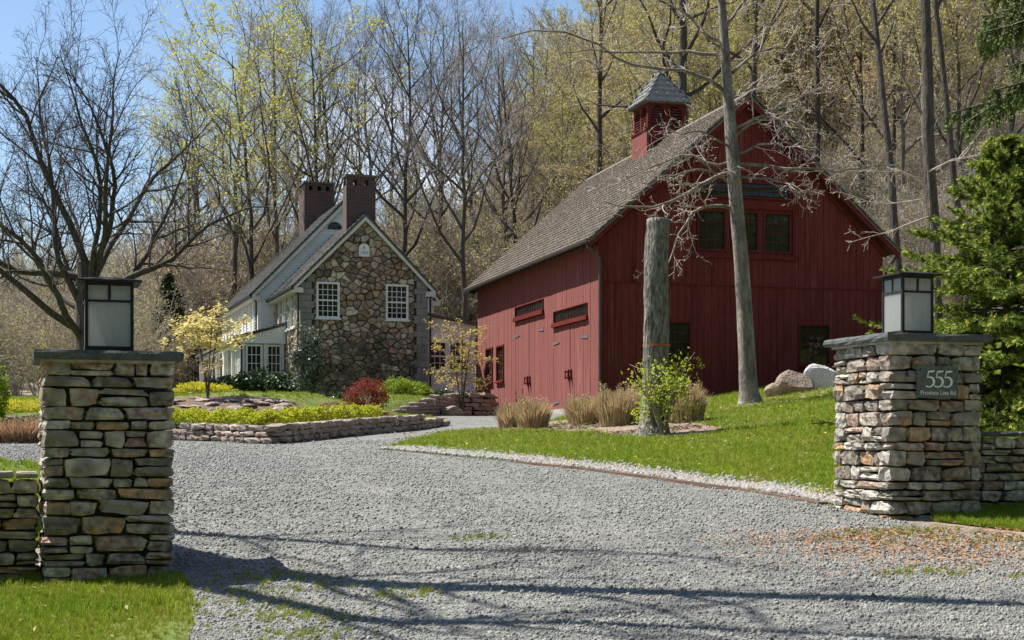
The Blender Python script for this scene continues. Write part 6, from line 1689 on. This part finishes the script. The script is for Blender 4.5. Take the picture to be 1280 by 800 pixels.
shrub('barberry_shrub', 'round dark red barberry on the garden lawn', on(458, 37.6), (.58, .55, .40), 6500, .045, 'barberry', 36, clumps=70, spread=.12)
shrub('boxwood_shrub', 'rounded green boxwood right of the red barberry', on(497, 51.4), (.62, .5, .30), 3000, .07, 'boxwood', 37, clumps=45)
shrub('boxwood_shrub', 'smaller boxwood against the house right of the rounded boxwood', on(522, 53.6), (.5, .45, .27), 2200, .07, 'boxwood', 38, clumps=40)
shrub('groundcover_shrub', 'low rusty heath mound on the lawn left of the barberry', on(416, 36.6), (.33, .28, .09), 1500, .04, 'straw_red', 39, clumps=40)
shrub('groundcover_shrub', 'low rusty heath mound in front of the barberry', on(474, 36.2), (.30, .25, .08), 1300, .04, 'straw_red', 40, clumps=40)
shrub('groundcover_shrub', 'dark green groundcover under the white annex', on(556, 55.6), (1.1, .4, .2), 1800, .09, 'darkleaf', 41, clumps=50)
shrub('arborvitae_shrub', 'dense green evergreen column at the left edge of the photograph', on(-14, 30), (.42, .42, .85), 5200, .06, 'boxwood', 42, clumps=90, spread=.10, shell=.7)
shrub('boxwood_shrub', 'small pale flowering plant beside the stone gable foot', on(422, 53.0), (.35, .3, .2), 900, .07, 'darkleaf', 43)
# thin climbing vine on the gable
vt = thing('climbing_vine', 'thin climbing vine spreading over the lower stone gable', 'vine', local_to_world(PH, ZH, A_H, 2.6, -.10), A_H)
n = 15; V0 = np.zeros((n, 9, 3)); 
for k in range(1, 9): V0[:, k, 2] = V0[:, k - 1, 2] + .36 * r7.uniform(.6, 1, n); V0[:, k, 0] = V0[:, k - 1, 0] + r7.normal(0, .12, n)
V0[:, :, 0] += np.linspace(-1.8, 1.7, n)[:, None]
c1 = grow(V0, np.full((n, 9), .012), 8, r7, .2, 1, (40, 80), (.3, .7), 5, .02, .2, .4, .7, .3, .006, True)
for c in (V0, c1[0]): c[..., 1] = np.clip(c[..., 1] * .12, -.04, .03)
v, f, m = join_arrays([(*tubes(V0, np.full((n, 9), .011), 4), 0), (*tubes(*c1, 3), 0)]); obj('stem', make_mesh('stem', v, f, MT['twig_dark']), vt)
q = pts_on(c1[0], 7, r7, .1, .06); q[:, 1] = r7.uniform(-.08, 0, len(q)); obj('foliage', make_mesh('foliage', *leaf_quads(q, .07, r7, 0, .7), MT['darkleaf']), vt)

# ornamental grasses
gr = np.random.default_rng(90)
def grass_clump(label, px, d, h, w, seed, straw='straw', green=.12, lean=.55, group='dried ornamental grasses by the barn'):
    h *= .88
    r = np.random.default_rng(seed); p = on(px, d); t = thing('ornamental_grass', label, 'ornamental grass', p, seed, group)
    obj('dry_blades', blade_clump_mesh('dry_blades', 1500, h, w, r, MT[straw], .012, lean * .55, 5, .85, .45), t)
    obj('green_blades', blade_clump_mesh('green_blades', int(1500 * green * 1.6), h * .6, w * .9, r, MT['greenblade'], .010, lean * .5, 4, .9, .4), t)
    k = 26; a = r.random(k) * 6.28; P = np.zeros((k, 4, 3))
    for j in range(4): f = j / 3; P[:, j] = np.c_[np.cos(a) * w * (.3 + .55 * f), np.sin(a) * w * (.3 + .55 * f), np.full(k, h * 1.12 * f) * r.uniform(.85, 1.05, k)]
    v, f = tubes(P, np.full((k, 4), .003), 3); s = obj('seed_stalk', make_mesh('seed_stalk', v, f, MT[straw]), t)
    q = pts_on(P[:, 2:], 14, r, .3, .012); obj('seed_head', make_mesh('seed_head', *leaf_quads(q, .05, r, 0, .3), MT['straw']), s)
for a in [('dry grass clump at the left end of the row, behind its wider neighbour', 642, 31.0, .60, .36, 1), ('wide dry grass clump second from the left end of the row', 666, 28.6, .64, .34, 2),
          ('pale dry grass clump tallest at the back near the barn corner', 731, 31.5, .62, .42, 3), ('dry grass clump directly in front of the pale tall one', 732, 28.2, .60, .34, 4),
          ('dry grass clump just left of the lime leafed shrub', 772, 26.5, .78, .38, 5), ('dry grass clump half hidden behind the lime leafed shrub', 858, 25.6, .74, .34, 6), ('small dry grass clump between the lime leafed shrub and its left neighbour', 792, 27.6, .70, .34, 7)]:
    grass_clump(*a)
grass_clump('rusty dry grass clump by the gravel far left behind the low wall', 22, 26.4, .50, .62, 11, 'straw_red', .1, .6, 'rusty grasses far left')
grass_clump('rusty dry grass clump half hidden behind the left pillar', 62, 27.0, .44, .5, 12, 'straw_red', .05, .6, 'rusty grasses far left')
# furled garden parasol by the annex
p = on(593.5, 60.5); t = thing('garden_parasol', 'furled green parasol standing by the white annex', 'parasol', (p[0], p[1], p[2]))
MB().tube([(0, 0, 0), (0, 0, 1.1)], .02, 6).build('pole', MT['white'], t)
MB().tube([(0, 0, .25), (0, 0, .5), (0, 0, .9), (0, 0, 1.05)], [.13, .15, .10, .03], 9).build('canopy', MT['green_cloth'], t)
